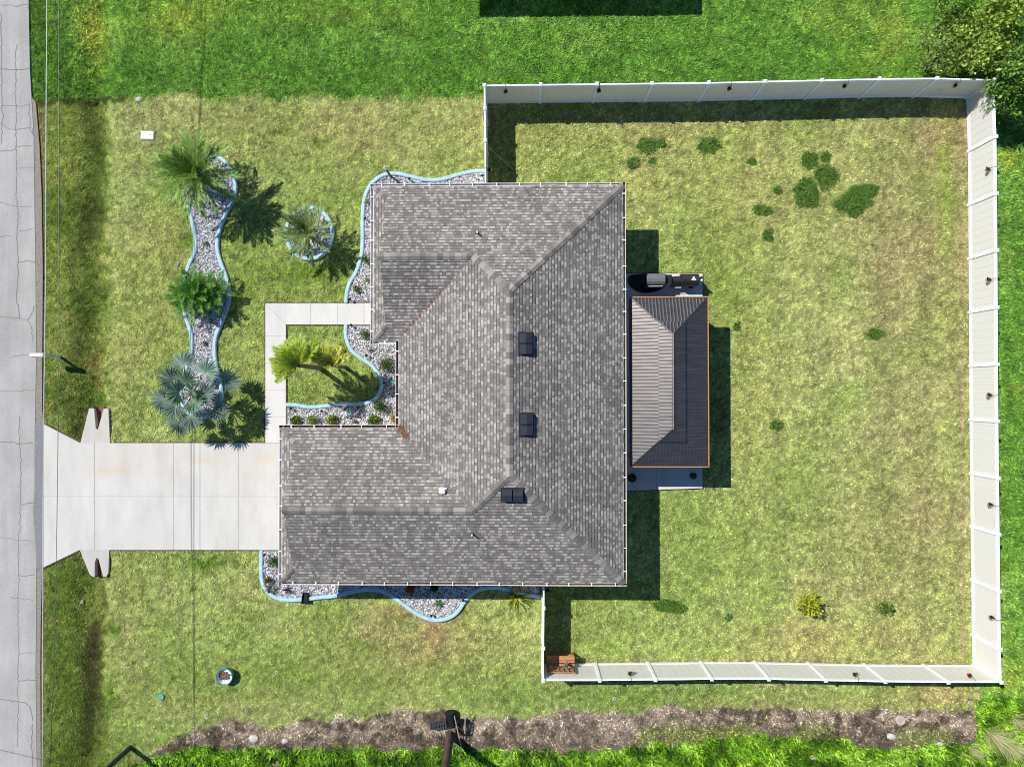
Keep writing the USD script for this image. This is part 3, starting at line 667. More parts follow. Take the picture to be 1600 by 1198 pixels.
deck, sh = MB(), MB()
rs = np.random.default_rng(11)
for nm, (pts, e, u) in faces.items():
    pg_ = Polygon(pts).buffer(0)
    v, f = trimesh.creation.triangulate_polygon(pg_, engine='earcut'); v = np.asarray(v); f = np.array(f)
    a, b, d = v[f[:, 0]], v[f[:, 1]], v[f[:, 2]]
    fl = ((b - a)[:, 0] * (d - a)[:, 1] - (b - a)[:, 1] * (d - a)[:, 0]) < 0; f[fl] = f[fl][:, ::-1]
    deck.add(np.c_[v, roof_z(v[:, 0], v[:, 1], e, u) - 0.01], f)
    u = np.array(u, float); t = np.array([-u[1], u[0]])
    lim = pg_.buffer(0.02 if 'hip' not in nm else 0.0, join_style=2)
    inner = pg_.buffer(-0.02); shapely.prepare(inner)
    pp = np.array(pts) - np.array(e); s0, s1 = (pp @ t).min(), (pp @ t).max(); d1 = (pp @ u).max()
    ex = 0.128
    for k in range(int(d1 / ex) + 1):
        lo, hi0 = k * ex - (0.03 if k == 0 else 0), min((k + 1) * ex + 0.004, d1)
        pos = s0 - rs.random() * 0.3
        prev = 0
        while pos < s1:
            w_ = rs.choice([0.09, 0.12, 0.16, 0.21, 0.28], p=[.18, .34, .28, .15, .05])
            raised = (not prev) if rs.random() < .62 else rs.random() < .5; prev = raised
            tone = rs.random(); hi = min(hi0, (k + 1) * ex - (0.030 if raised else 0.016))
            if hi - lo < .01: break
            base = (0.29 + 0.11 * tone) if raised and tone > .4 else (0.17 + 0.11 * tone)
            patchy = 1 + 0.30 * (meshkit.noise(np.array([pos * 0.8 + e[0], k * 0.1 + e[1], 2.0]), 4) - 0.5)
            warm = 1 + 0.05 * (rs.random() - 0.4)
            cc = np.array([1.075 * warm, 0.995, 0.90]) * base * 0.97 * patchy
            th = 0.011 if raised else 0.004
            ccorn = [(pos, lo), (pos + w_ - 0.006, lo), (pos + w_ - 0.006, hi), (pos, hi)]
            xy = np.array([np.array(e) + t * a_ + u * b_ for a_, b_ in ccorn])
            mid = xy.mean(0)
            if shapely.contains_xy(inner, xy[:, 0], xy[:, 1]).all():
                ring = xy
            else:
                g = Polygon(xy).intersection(lim)
                if g.is_empty or g.geom_type != 'Polygon' or g.area < 2e-4:
                    pos += w_; continue
                ring = np.array(g.exterior.coords)[:-1]
                if len(ring) < 3: pos += w_; continue
            if (np.roll(ring[:, 0], -1) * ring[:, 1] - np.roll(ring[:, 1], -1) * ring[:, 0]).sum() > 0: ring = ring[::-1]
            m_ = len(ring); dist = (ring - np.array(e)) @ u
            zb = EAVE + dist * TP
            zt = zb + th * (1 - 0.75 * (dist - lo) / (hi - lo + 1e-9)) + 0.003
            vv = np.vstack([np.c_[ring, zt], np.c_[ring, zb - 0.006]])
            ff = [(0, i, i + 1) for i in range(1, m_ - 1)]
            for i in range(m_):
                j = (i + 1) % m_; ff += [(i, m_ + i, m_ + j), (i, m_ + j, j)]
            sh.add(vv, ff, cc)
            pos += w_
m_deck = M('shingle_base_look', (0.095, 0.092, 0.09), 0.95, 0.2, 20.0, raw=True)
roof = part(H, 'roof', deck, m_deck)
part(roof, 'shingles', sh, m_shingle, colors=True, kind='stuff')
# gable ends above the small hips, rake boards
for x0, yc, hh, nm in ((xl + DG, yNr, hN, 'wing'), (xg + DG, yGr, hG, 'garage')):
    zb, zt = EAVE + DG * TP, EAVE + hh * TP
    hw = hh - DG
    v = np.array([(x0 + 0.05, yc - hw, zb - .02), (x0 + 0.05, yc + hw, zb - .02), (x0 + 0.05, yc, zt - 0.03), (x0 + .35, yc - hw, zb - .02), (x0 + .35, yc + hw, zb - .02), (x0 + .35, yc, zt - .03)])
    part(H, 'gable', MB().add(v, [(0, 2, 1), (3, 4, 5), (0, 1, 4), (0, 4, 3), (1, 2, 5), (1, 5, 4), (2, 0, 3), (2, 3, 5)]), m_stucco)
    for s in (-1, 1):
        p0 = np.array([x0 + 0.012, yc + s * hw, zb - .03]); p1 = np.array([x0 + 0.012, yc, zt - .03])
        q0, q1 = p0 + (0, 0, 0.012), p1 + (0, 0, 0.012)
        vv = np.array([q0, q1, q1 - (0, 0, .13), q0 - (0, 0, .13)]); vv = np.vstack([vv, vv + (0.03, 0, 0)])
        part(H, 'rake_board', MB().add(vv, [(0, 1, 2, 3), (7, 6, 5, 4), (0, 4, 5, 1), (1, 5, 6, 2), (2, 6, 7, 3), (3, 7, 4, 0)]), m_whitemetal)


def caps(p0, p1, n0, n1, wid=0.145, step=0.24):
    """Overlapping cap shingles along a ridge or hip from p0 (low) to p1, folding down to both sides (n0, n1: plan directions down each slope, slopes TP)."""
    p0, p1 = np.asarray(p0, float), np.asarray(p1, float); L = np.linalg.norm(p1 - p0); d = (p1 - p0) / L
    n = max(1, int(round(L / step)))
    for k in range(n):
        a, b = p0 + d * (L * k / n - 0.03), p0 + d * (L * (k + 1) / n)
        da = np.array([*(np.array(n0) * wid), -wid * TP * abs(n0[2] if len(n0) > 2 else 1)])[:3] if False else None
        def side(n_, wv):
            return np.array([n_[0] * wv, n_[1] * wv, n_[2] * wv])
        la, lb = 0.034, 0.02
        up = np.array([0, 0, 1.0])
        top = [a + side(n0, wid) + up * la, a + up * (la + .012), a + side(n1, wid) + up * la, b + side(n0, wid) + up * lb, b + up * (lb + .012), b + side(n1, wid) + up * lb]
        bot = [p - up * 0.03 for p in top]
        v = np.array(top + bot)
        f = [(0, 1, 4, 3), (1, 2, 5, 4), (0, 6, 7, 1), (1, 7, 8, 2), (3, 4, 10, 9), (4, 5, 11, 10), (0, 3, 9, 6), (2, 8, 11, 5)]
        tone = rs.choice([0.15, 0.20, 0.25, 0.31], p=[.3, .28, .25, .17])
        part(roof, 'ridge_cap', MB().add(v, f, np.array([1.075, 1, .90]) * tone), m_shingle, colors=True)


def down(ux, uy, rx, ry):
    """direction on the slope that falls towards (ux, uy), square to the ridge direction (rx, ry) in plan."""
    return (ux, uy)


s2 = 1 / math.sqrt(2)
zr, zn, zg = EAVE + W2 * TP, EAVE + hN * TP, EAVE + hG * TP
flat = lambda x, y: (x, y, -TP)
hipside = lambda x, y: (x * s2, y * s2, 0.0)   # across a 45-degree hip: move square to it in plan; both faces fall away by TP/sqrt2
hs = lambda x, y: (x * s2, y * s2, -TP * s2)
ADJ = 0.0
caps((xm, ys + W2, zr), (xm, yn - W2, zr), flat(-1, 0), flat(1, 0))
caps((xl + DG - .02, yNr, zn), (xw + hN, yNr, zn), flat(0, 1), flat(0, -1))
caps((xg + DG - .02, yGr, zg), (xw + hG, yGr, zg), flat(0, 1), flat(0, -1))
caps((xe, yn, EAVE), (xm, yn - W2, zr), hs(-1, 1), hs(1, -1))
caps((xe, ys, EAVE), (xm, ys + W2, zr), hs(1, 1), hs(-1, -1))
caps((xw + hN, yNr, zn), (xm, yn - W2, zr), hs(1, 1), hs(-1, -1))
caps((xw + hG, yGr, zg), (xm, ys + W2, zr), hs(-1, 1), hs(1, -1))
zh = EAVE + DG * TP
caps((xl, yn, EAVE), (xl + DG, yn - DG, zh), hs(1, 1), hs(-1, -1), .11)
caps((xl, ysw, EAVE), (xl + DG, ysw + DG, zh), hs(1, -1), hs(-1, 1), .11)
caps((xg, yng, EAVE), (xg + DG, yng - DG, zh), hs(1, 1), hs(-1, -1), .11)
caps((xg, ys, EAVE), (xg + DG, ys + DG, zh), hs(1, -1), hs(-1, 1), .11)

# gutters with straps
g_prof = [(0.0, 0.005), (0.0, -0.125), (GW, -0.125), (GW, 0.0), (GW - 0.014, 0.0), (GW - 0.014, -0.112), (0.012, -0.112), (0.012, 0.005)]


def gutter(p0, p1, debris=False):
    p0, p1 = np.array(p0, float), np.array(p1, float); L = np.linalg.norm(p1 - p0); d = (p1 - p0) / L
    out = np.array([-d[1], d[0]])           # outwards is on the left of p0 -> p1
    b = MB().sweep(np.array([p0, p1]), [(o, z + EAVE) for o, z in g_prof])
    g = part(H, 'gutter', b, m_whitemetal)
    part(g, 'debris', MB().sweep(np.array([p0 + d * .02, p1 - d * .02]), [(0.013, EAVE - 0.111), (GW - 0.015, EAVE - 0.111), (GW - 0.015, EAVE - 0.102), (0.013, EAVE - 0.098)]), m_debris if debris else m_gutter)
    n = max(1, int(round(L / 0.97)))
    for k in range(n):
        c = p0 + d * (L * (k + 0.5) / n + rs.normal(0, 0.04)) + out * (GW / 2 - 0.005)
        part(g, 'strap', MB().box((c[0], c[1], EAVE + 0.004), (GW + 0.035, 0.035, 0.012), math.atan2(out[1], out[0])), m_white)


gutter((xl - GW, yn), (xe + GW, yn))if False else None
gutter((xl, ysw), (xl, yn)) if False else None
# outwards must lie on the left: walk the outline clockwise
gutter((xl, ysw - GW), (xl, yn))
gutter((xl - GW, yn), (xe, yn))
gutter((xe, yn + GW), (xe, ys), True)
gutter((xe + GW, ys), (xg, ys), True)
gutter((xg, ys - GW), (xg, yng))
gutter((xg - GW, yng), (xw - 0.02, yng), True)
gutter((xw, yng + 0.02), (xw, ysw), True)
gutter((xw - GW, ysw), (xl + .02, ysw))
# fascia
part(H, 'fascia', MB().extrude(house_plan.buffer(-0.004, join_style=2).difference(house_plan.buffer(-0.03, join_style=2)), EAVE - 0.17, EAVE - 0.008), m_white)
# downspouts
for (px, py) in [(477, 921), (611, 288)]:
    p = at(px, py, 1.5)
    yy = ys + .02 if py > 600 else yn - .02
    sgn = -1 if py > 600 else 1
    part(H, 'downspout', MB().tube([(p[0], yy + sgn * .06, EAVE - .1), (p[0], yy - sgn * .38, EAVE - .42), (p[0], yy - sgn * .44, EAVE - .6), (p[0], yy - sgn * .44, .18), (p[0], yy - sgn * .25, .08)], 0.05, 8), m_brown)

# roof fittings
def on_roof(px, py, face):
    _, e, u = faces[face]; z = 4.0
    for _k in range(8):
        p = at(px, py, z); z = roof_z(p[0], p[1], e, u)
    return at(px, py, z)


for px, py, face, lab in ((822, 537, 'east', 'upper'), (823, 663, 'east', 'lower'), (801, 773, 'south', 'third')):
    c = on_roof(px, py, face); _, e, u = faces[face]; u = np.array(u, float); t = np.array([-u[1], u[0]])
    ln, wd_ = 0.82, 0.50
    base = None
    def rpt(a_, b_, h): 
        xy = c[:2] + t * a_ + u * b_
        return (xy[0], xy[1], roof_z(xy[0], xy[1], e, u) + h)
    fl = MB(); v = [rpt(a_, b_, h) for h in (0.045, 0.0) for a_, b_ in ((-ln / 2 - .06, -wd_ / 2 - .04), (ln / 2 + .06, -wd_ / 2 - .04), (ln / 2 + .06, wd_ / 2 + .06), (-ln / 2 - .06, wd_ / 2 + .06))]
    rv = part(H, 'roof_vent', MB().add(v, [(0, 1, 2, 3), (4, 7, 6, 5), (0, 4, 5, 1), (1, 5, 6, 2), (2, 6, 7, 3), (3, 7, 4, 0)]), m_vent)
    for s in (-1, 1):
        a0, a1 = sorted((s * 0.02, s * ln / 2))
        v = [rpt(a_, b_, h) for a_, b_, h in ((a0, -wd_ / 2, .19), (a1, -wd_ / 2, .19), (a1, 0, .185), (a0, 0, .185), (a1, wd_ / 2, .07), (a0, wd_ / 2, .07), (a0, -wd_ / 2, 0.07), (a1, -wd_ / 2, .07), (a1, wd_ / 2, .03), (a0, wd_ / 2, .03))]
        part(rv, 'hood', MB().add(v, [(0, 1, 2), (0, 2, 3), (3, 2, 4), (3, 4, 5), (0, 6, 7), (0, 7, 1), (1, 7, 2), (2, 7, 8), (2, 8, 4), (0, 3, 6), (3, 9, 6), (3, 5, 9), (5, 4, 8), (5, 8, 9)]), m_vent)
for px, py, face in ((746, 365, 'north'), (738, 834, 'south')):
    c = on_roof(px, py, face)
    pv = part(H, 'vent_pipe', MB().tube([(c[0], c[1], c[2] - .05), (c[0], c[1], c[2] + 0.28)], 0.04, 10), m_gutter)
    part(pv, 'collar', MB().tube([(c[0], c[1], c[2] - .03), (c[0], c[1], c[2] + 0.05)], [0.10, 0.055], 10), m_black)
c = on_roof(692, 767, 'garage_north')
ex = part(H, 'exhaust_hood', MB().box((c[0], c[1], c[2] + .08), (0.20, 0.18, 0.20), bevel=.015), m_whitemetal)
part(ex, 'flange', MB().box((c[0], c[1], c[2] + .0), (0.30, 0.28, 0.06)), m_gutter)

# rusty leaf litter in the two valleys
def litter(name, pts, n, sig, lab, seed):
    r = np.random.default_rng(seed); b = MB()
    for _ in range(n):
        k = r.random(); i = min(int(k * (len(pts) - 1)), len(pts) - 2); tt = k * (len(pts) - 1) - i
        p = np.array(pts[i]) * (1 - tt) + np.array(pts[i + 1]) * tt + np.r_[r.normal(0, sig, 2), 0]
        z = max(roof_z(p[0], p[1], faces['west'][1], (1, 0)), roof_z(p[0], p[1], faces['wing_south'][1], (0, 1)) if p[1] > (ysw + yng) / 2 else roof_z(p[0], p[1], faces['garage_north'][1], (0, -1))) + 0.022
        a = r.uniform(0, PI); L, w = r.uniform(.03, .09), r.uniform(.012, .03)
        d, m = np.array([math.cos(a), math.sin(a)]) * L, np.array([-math.sin(a), math.cos(a)]) * w
        v = [(p[0] + d[0], p[1] + d[1], z), (p[0] + m[0], p[1] + m[1], z + .012), (p[0] - d[0], p[1] - d[1], z), (p[0] - m[0], p[1] - m[1], z + .006)]
        col_ = np.array(r.choice(3, p=[.4, .35, .25]) == np.arange(3)) @ np.array([(0.28, 0.13, 0.07), (0.20, 0.10, 0.06), (0.36, 0.22, 0.14)])
        b.add(v, [(0, 1, 2), (0, 2, 3)], col_)
    single(name, b, m_leaf, lab, 'leaf litter', None, 'stuff', colors=True)


litter('leaf_litter', [(xw + .05, yng - .02, 3), (xw + .2, yng - .12, 3), (xw + .42, yng - .32, 3)], 260, 0.07, 'rusty brown leaf litter in the roof valley corner above the garage', 5)
litter('leaf_litter', [(xw + .3, ysw + .3, 3), (xw + 2.2, ysw + 2.2, 3)], 45, 0.06, 'thin rusty leaf litter along the roof valley by the small gable', 6)

# ------------------------------------------------------------------ gazebo with a two-tier metal roof
GE = 2.25
gx0, gy1 = at2(985, 465, GE); gx1, gy0 = at2(1106.5, 728.5, GE)
GZ = thing('gazebo', 'wooden gazebo with dark two-tier corrugated metal roof on the patio', 'gazebo', ((gx0 + gx1) / 2, (gy0 + gy1) / 2, 0.09))
gt = math.tan(math.radians(24))
hw = (gx1 - gx0) / 2; gxm = (gx0 + gx1) / 2


def corr_face(pts, e, u, zoff, d0=0.0, amp=0.016, pitch=0.145, d_lo=-0.04):
    """One hip face of ribbed metal: ribs run up the slope; e is an eave corner."""
    u = np.array(u, float); t = np.array([-u[1], u[0]]); e = np.array(e, float)
    rel = np.array(pts) - e; s = rel @ t; dd = rel @ u
    pg_ = Polygon(np.c_[s, dd])
    s0, s1, dm = s.min(), s.max(), dd.max()
    b = MB(); step = pitch / 6
    xs = np.arange(s0, s1 + step, step); xs = np.clip(xs, s0, s1)
    prev = None
    wave = np.array([0, 0, 1, 1, 0.1, 0.05])
    V, F = [], []
    for i, sx in enumerate(xs):
        ln = LineString([(sx, -1), (sx, dm + 1)]).intersection(pg_)
        if ln.is_empty: lo = hi = dd.min() if False else (0 if abs(sx - s0) < abs(sx - s1) else 0)
        else: lo, hi = ln.bounds[1], ln.bounds[3]
        h = amp * wave[i % 6]
        for q_ in (lo, hi):
            xy = e + t * sx + u * q_
            V.append((xy[0], xy[1], GE + zoff + (q_ + d0) * gt + h))
    V = np.array(V); n = len(xs)
    F = [(2 * i, 2 * i + 2, 2 * i + 3, 2 * i + 1) for i in range(n - 1)]
    F = np.array(F)
    k0 = V[F[0]]; nz = np.cross(k0[1] - k0[0], k0[2] - k0[0])[2]
    if nz < 0: F = F[:, ::-1]
    lowv = V - np.array([0, 0, 0.02])
    b.add(V, F); b.add(lowv, F[:, ::-1])
    edge = np.arange(0, 2 * n, 2)
    b.add(np.vstack([V[edge], lowv[edge]]), [(i, i + 1, n + i + 1, n + i) for i in range(n - 1)])
    return b


def hip(rect, zoff, d0, name, inner=None):
    ax0, ay0, ax1, ay1 = rect; h = (ax1 - ax0) / 2; mx = (ax0 + ax1) / 2
    if inner is None:
        fs = [([(ax0, ay0), (ax0, ay1), (mx, ay1 - h), (mx, ay0 + h)], (ax0, ay1), (1, 0)), ([(ax1, ay0), (ax1, ay1), (mx, ay1 - h), (mx, ay0 + h)], (ax1, ay0), (-1, 0)),
              ([(ax0, ay1), (ax1, ay1), (mx, ay1 - h)], (ax1, ay1), (0, -1)), ([(ax0, ay0), (ax1, ay0), (mx, ay0 + h)], (ax0, ay0), (0, 1))]
    else:
        bx0, by0, bx1, by1 = inner
        fs = [([(ax0, ay0), (ax0, ay1), (bx0, by1), (bx0, by0)], (ax0, ay1), (1, 0)), ([(ax1, ay0), (ax1, ay1), (bx1, by1), (bx1, by0)], (ax1, ay0), (-1, 0)),
              ([(ax0, ay1), (ax1, ay1), (bx1, by1), (bx0, by1)], (ax1, ay1), (0, -1)), ([(ax0, ay0), (ax1, ay0), (bx1, by0), (bx0, by0)], (ax0, ay0), (0, 1))]
    for pts, e, u in fs:
        part(GZ, name, corr_face(pts, e, u, zoff, d0), m_metalroof)


dU = hw - 0.56                                                  # the upper tier starts here
dI = dU + 0.12
hip((gx0, gy0, gx1, gy1), 0.0, 0.0, 'roof_panel', (gx0 + dI, gy0 + dI, gx1 - dI, gy1 - dI))
hip((gx0 + dU, gy0 + dU, gx1 - dU, gy1 - dU), 0.10, dU, 'upper_roof_panel')
zt = GE + 0.10 + hw * gt
part(GZ, 'ridge_cap', MB().tube([(gxm, gy0 + hw - .04, zt + .012), (gxm, gy1 - hw + .04, zt + .012)], 0.045, 8), m_metalroof)
for sx, sy in ((-1, -1), (1, -1), (1, 1), (-1, 1)):
    cx, cy = (gx0 if sx < 0 else gx1), (gy0 if sy < 0 else gy1)
    f_ = lambda d, z: (cx - sx * d, cy - sy * d, GE + z + d * gt)
    part(GZ, 'hip_cap', MB().tube([f_(0.0, .012), f_(dI, .012)], 0.028, 6), m_metalroof)
    part(GZ, 'hip_cap', MB().tube([f_(dU, .112), f_(hw, .112)], 0.028, 6), m_metalroof)
    part(GZ, 'post', MB().box((cx - sx * .28, cy - sy * .28, (GE + .09) / 2), (.15, .15, GE - .09), bevel=.012), m_wood)
z0, z1 = GE - .13, GE - 0.012
part(GZ, 'fascia', MB().box((gxm, gy1 + .022, (z0 + z1) / 2 + .02), (2 * hw + .088, .044, z1 - z0 + .03)), m_wood)
part(GZ, 'fascia', MB().box((gxm, gy0 - .022, (z0 + z1) / 2 + .02), (2 * hw + .088, .044, z1 - z0 + .03)), m_wood)
part(GZ, 'fascia', MB().box((gx1 + .024, (gy0 + gy1) / 2, (z0 + z1) / 2 + .02), (.044, gy1 - gy0 - .004, z1 - z0 + .03)), m_wood)
part(GZ, 'fascia', MB().box((gx0 - .012, (gy0 + gy1) / 2, (z0 + z1) / 2 - .03), (.044, gy1 - gy0 - .004, z1 - z0)), m_brown)
for s in (-1, 1):
    part(GZ, 'beam', MB().box((gxm, (gy1 - .28) if s > 0 else (gy0 + .28), GE - .06 - .09), (2 * hw - .5, .09, .16)), m_wood)
    part(GZ, 'beam', MB().box(((gx1 - .28) if s > 0 else (gx0 + .28), (gy0 + gy1) / 2, GE - .06 - .09), (.088, gy1 - gy0 - .66, .158)), m_wood)

# ------------------------------------------------------------------ fence
FH = 1.83
top_run = [(757, 133), (845, 132), (933, 131), (1019, 130), (1108, 129), (1196, 127), (1285, 125), (1375, 123), (1465, 122), (1554, 124.5)]
right_run = [(1554, 124.5), (1557, 213), (1558, 302), (1558.5, 391), (1559, 480), (1559.5, 569), (1560, 658), (1561, 747), (1562, 835), (1563, 924), (1564, 1015), (1565.5, 1066)]
bottom_run = [(1565.5, 1066), (1482.5, 1066), (1384, 1065), (1291, 1063), (1202, 1061), (1112.5, 1061), (1024.5, 1062), (937.5, 1063), (849, 1063)]
left_low = [(849, 1063), (849, 1013), (849.5, 950), (850, 890)]
left_high = [(757, 133), (757.5, 169), (758, 219), (758.5, 305)]
FE = thing('fence', 'white vinyl privacy fence with almond panels enclosing the back garden', 'fence', (*at2(1510, 600), 0))
shared = MB()
placed = []
for run, inside in ((top_run, 'shared'), (right_run, 'own'), (bottom_run, 'own'), (left_low, 'shared'), (left_high, 'shared')):
    W_ = [at2(x, y, FH + .05) for x, y in run]
    for p in W_:
        if all(np.hypot(*(p - q_)) > 0.2 for q_ in placed):
            placed.append(p); g0 = float(gz(p[0], p[1]))
            po = part(FE, 'post', MB().box((p[0], p[1], (g0 - .1 + FH + .03) / 2), (.125, .125, FH + .13 - g0), bevel=.008), m_white)
            cp = MB(); x_, y_ = p
            h_ = .075; v = [(x_ - h_, y_ - h_, FH + .03), (x_ + h_, y_ - h_, FH + .03), (x_ + h_, y_ + h_, FH + .03), (x_ - h_, y_ + h_, FH + .03)]
            v += [(a, b, FH + .055) for a, b, _ in v] + [(x_, y_, FH + .10)]
            cp.add(np.array(v), np.array([(0, 1, 5), (0, 5, 4), (1, 2, 6), (1, 6, 5), (2, 3, 7), (2, 7, 6), (3, 0, 4), (3, 4, 7), (4, 5, 8), (5, 6, 8), (6, 7, 8), (7, 4, 8), (0, 3, 2), (0, 2, 1)]))
            part(po, 'cap', cp, m_white)
    for p, q_ in zip(W_[:-1], W_[1:]):
        d = q_ - p; L = np.linalg.norm(d); d = d / L
        a, b = p + d * .0645, q_ - d * .0645
        part(FE, 'top_rail', MB().wallbox(a, b, .055, FH - .13, FH), m_white)
        part(FE, 'bottom_rail', MB().wallbox(a, b, .055, 0.03, .20), m_white)
        n = max(1, int(round((L - .129) / .168))); w_ = (L - .129) / n
        for k in range(n):
            aa, bb = a + d * (w_ * k + .001), a + d * (w_ * (k + 1) - .001)
            o = 0.0025 * ((k % 2) * 2 - 1)
            if inside == 'own': part(FE, 'board', MB().wallbox(aa, bb, .024, .20, FH - .13, off=o), m_board)
            else: shared.wallbox(aa, bb, .024, .20, FH - .13, off=o)
part(FE, 'boards', shared, m_board, kind='stuff')

# ------------------------------------------------------------------ neighbour's house (outside the frame, its roof throws the shadow at the top edge)
nx0, nx1, nys = at(688, 0)[0], at(1032, 0)[0], at(800, -20)[1]
NHx = thing('house', "neighbour's house beyond the top of the picture, seen by its roof shadow", 'house', ((nx0 + nx1) / 2, nys + 5, 0))
part(NHx, 'wall', MB().box(((nx0 + nx1) / 2, nys + 5, 1.3), (nx1 - nx0 - .9, 9.1, 2.7)), m_stucco)
rb = MB(); hwn = (nx1 - nx0) / 2; mxn = (nx0 + nx1) / 2
v = [(nx0, nys, EAVE), (nx1, nys, EAVE), (nx1, nys + 10, EAVE), (nx0, nys + 10, EAVE), (nx0 + 5, nys + 5, EAVE + 1.9), (nx1 - 5, nys + 5, EAVE + 1.9), (nx0, nys, EAVE - .15), (nx1, nys, EAVE - .15), (nx1, nys + 10, EAVE - .15), (nx0, nys + 10, EAVE - .15)]
rb.add(np.array(v), np.array([(0, 1, 5), (0, 5, 4), (1, 2, 5), (2, 3, 4), (2, 4, 5), (3, 0, 4), (6, 9, 8), (6, 8, 7), (0, 6, 7), (0, 7, 1), (1, 7, 8), (1, 8, 2), (2, 8, 9), (2, 9, 3), (3, 9, 6), (3, 6, 0)]), (0.22, .21, .2))
part(NHx, 'roof', rb, m_shingle, colors=True)

# ------------------------------------------------------------------ plants
def leafquads(b, P, D, Wd, L, wid, cols, up=0.0):
    """Rhombic leaves from points P along unit directions D (n, 3), half width across Wd."""
    n = len(P); L = np.broadcast_to(L, (n,))[:, None]; wid = np.broadcast_to(wid, (n,))[:, None]
    v = np.stack([P, P + D * L * .45 + Wd * wid, P + D * L, P + D * L * .45 - Wd * wid], 1).reshape(-1, 3)
    f = (np.arange(n)[:, None, None] * 4 + np.array([[0, 1, 2], [0, 2, 3]])).reshape(-1, 3)
    b.add(v, f); b.c[-1] = np.repeat(np.broadcast_to(cols, (n, 3)), 4, 0)


def unit(a):
    return a / (np.linalg.norm(a, axis=-1, keepdims=True) + 1e-12)


def frond(origin, az, e0, L, droop, nl, ll, c, r, wid=0.013, fold=0.25, ang=55):
    b = MB(); K = 12; p = np.array(origin, float); pts = [p]; tans = []
    h = np.array([math.cos(az), math.sin(az), 0])
    for k in range(K):
        t = (k + .5) / K; e = e0 - droop * t ** 1.4
        d = h * math.cos(e) + np.array([0, 0, math.sin(e)]); tans.append(d)
        p = p + d * L / K; pts.append(p)
    pts = np.array(pts); tans.append(tans[-1]); tans = np.array(tans)
    b.tube(pts, np.linspace(.016, .004, K + 1), 4, np.asarray(c) * 0.9, caps=False)
    ts = np.repeat(np.linspace(.12, .99, nl), 2) + r.normal(0, .008, 2 * nl)
    ts = np.clip(ts, 0.05, 1); sd = np.tile([1, -1], nl)
    i = np.clip((ts * K).astype(int), 0, K - 1); fr = ts * K - i
    P = pts[i] * (1 - fr)[:, None] + pts[i + 1] * fr[:, None]; T = tans[i]
    S = unit(np.cross(T, np.array([0, 0, 1.0]))); N = unit(np.cross(S, T))
    a = np.radians(ang - 32 * ts + r.normal(0, 6, len(ts)))
    D = unit(T * np.cos(a)[:, None] + S * (sd * np.sin(a))[:, None] + N * (fold + r.normal(0, .12, len(ts)))[:, None] - np.array([0, 0, .12]))
    Wd = unit(np.cross(D, N + r.normal(0, .2, N.shape)))
    cc = np.asarray(c) * (1 + r.normal(0, .14, (len(ts), 1)))
    leafquads(b, P, D, Wd, ll * np.sin(PI * (0.12 + 0.80 * ts)) * (1 + r.normal(0, .1, len(ts))), wid, np.clip(cc, .005, 1))
    return b


def trunk_part(T, base, top, r0, r1, mat, name='trunk', bend=0.0, n=10):
    t = np.linspace(0, 1, n); P = np.array(base)[None] * (1 - t)[:, None] + np.array(top)[None] * t[:, None]
    P[:, 0] += bend * np.sin(PI * t)
    R = r0 + (r1 - r0) * t + 0.05 * r0 * np.sin(np.arange(n) * 2.4)
    return part(T, name, MB().tube(P, R, 10), mat, smooth=40)


def feather_palm(name, label, bx, zc, n, L, e_hi, e_lo, droop, nl, ll, c, seed, tr=(.13, .10), azs=None, cat='palm', fold=.25, wid=.013, lean=(0, 0)):
    r = np.random.default_rng(seed); g0 = float(gz(*bx[:2]))
    T = thing(name, label, cat, (bx[0], bx[1], g0))
    top = np.array([bx[0] + lean[0], bx[1] + lean[1], zc])
    trunk_part(T, (bx[0], bx[1], g0 - .05), top, tr[0], tr[1], m_trunk)
    for k in range(n):
        az = k * 2.399963 + r.normal(0, .15) if azs is None else azs[k % len(azs)] + r.normal(0, .06)
        q_ = (k + .5) / n
        e = math.radians(e_hi + (e_lo - e_hi) * q_) + r.normal(0, .06)
        l = L * (0.72 + 0.28 * q_) * (1 + r.normal(0, .06))
        cc = np.array(c) * (1 + r.normal(0, .08)) * np.array([1 + .15 * r.random(), 1, 1])
        part(T, 'frond', frond(top + np.array([math.cos(az), math.sin(az), 0]) * .04, az, e, l, droop * (.8 + .4 * r.random()), nl, ll, cc, r, wid, fold), m_leaf, colors=True)
    return T


AL = lambda *c: alb(c)
pA = at(337, 291)
feather_palm('feather_palm', 'large feather palm with long grey-green fronds at the top of the island bed', pA, 1.75, 44, 2.1, 84, 0, 0.85, 34, .40, AL(154, 198, 90), 1, (.16, .14), wid=.026, fold=.3)
pB = at(489, 371)
feather_palm('feather_palm', 'small feather palm in the round edged bed', pB, 1.05, 26, 1.55, 82, 4, .85, 28, .32, AL(160, 192, 104), 2, (.12, .1), wid=.024, fold=.3)
# dense clump
r = np.random.default_rng(33)
pC = at(322, 462); TC = thing('clumping_palm', 'dense dark green bushy palm clump midway along the island bed', 'palm', (pC[0], pC[1], 0))
for k in range(9):
    a = k * 2.4; rr = 0.27 * math.sqrt(k)
    x, y = pC[0] + rr * math.cos(a) * 1.2 - .05, pC[1] + rr * math.sin(a) * .85; zc = .9 - .06 * k + r.random() * .15
    trunk_part(TC, (x * .4 + pC[0] * .6, y * .4 + pC[1] * .6, -.05), (x, y, zc), .04, .03, m_trunk, 'stem')
    for j in range(11):
        az = j * 2.399 + k; e = math.radians(80 - 78 * (j + .5) / 11)
        cc = AL(110, 178, 62) * (1 + r.normal(0, .18)) * np.array([1 + .3 * r.random(), 1, 1])
        part(TC, 'frond', frond((x, y, zc), az, e, (.66 + .03 * k) * (1 + r.normal(0, .1)), 1.0, 20, .26, cc, r, .018, .3), m_leaf, colors=True)

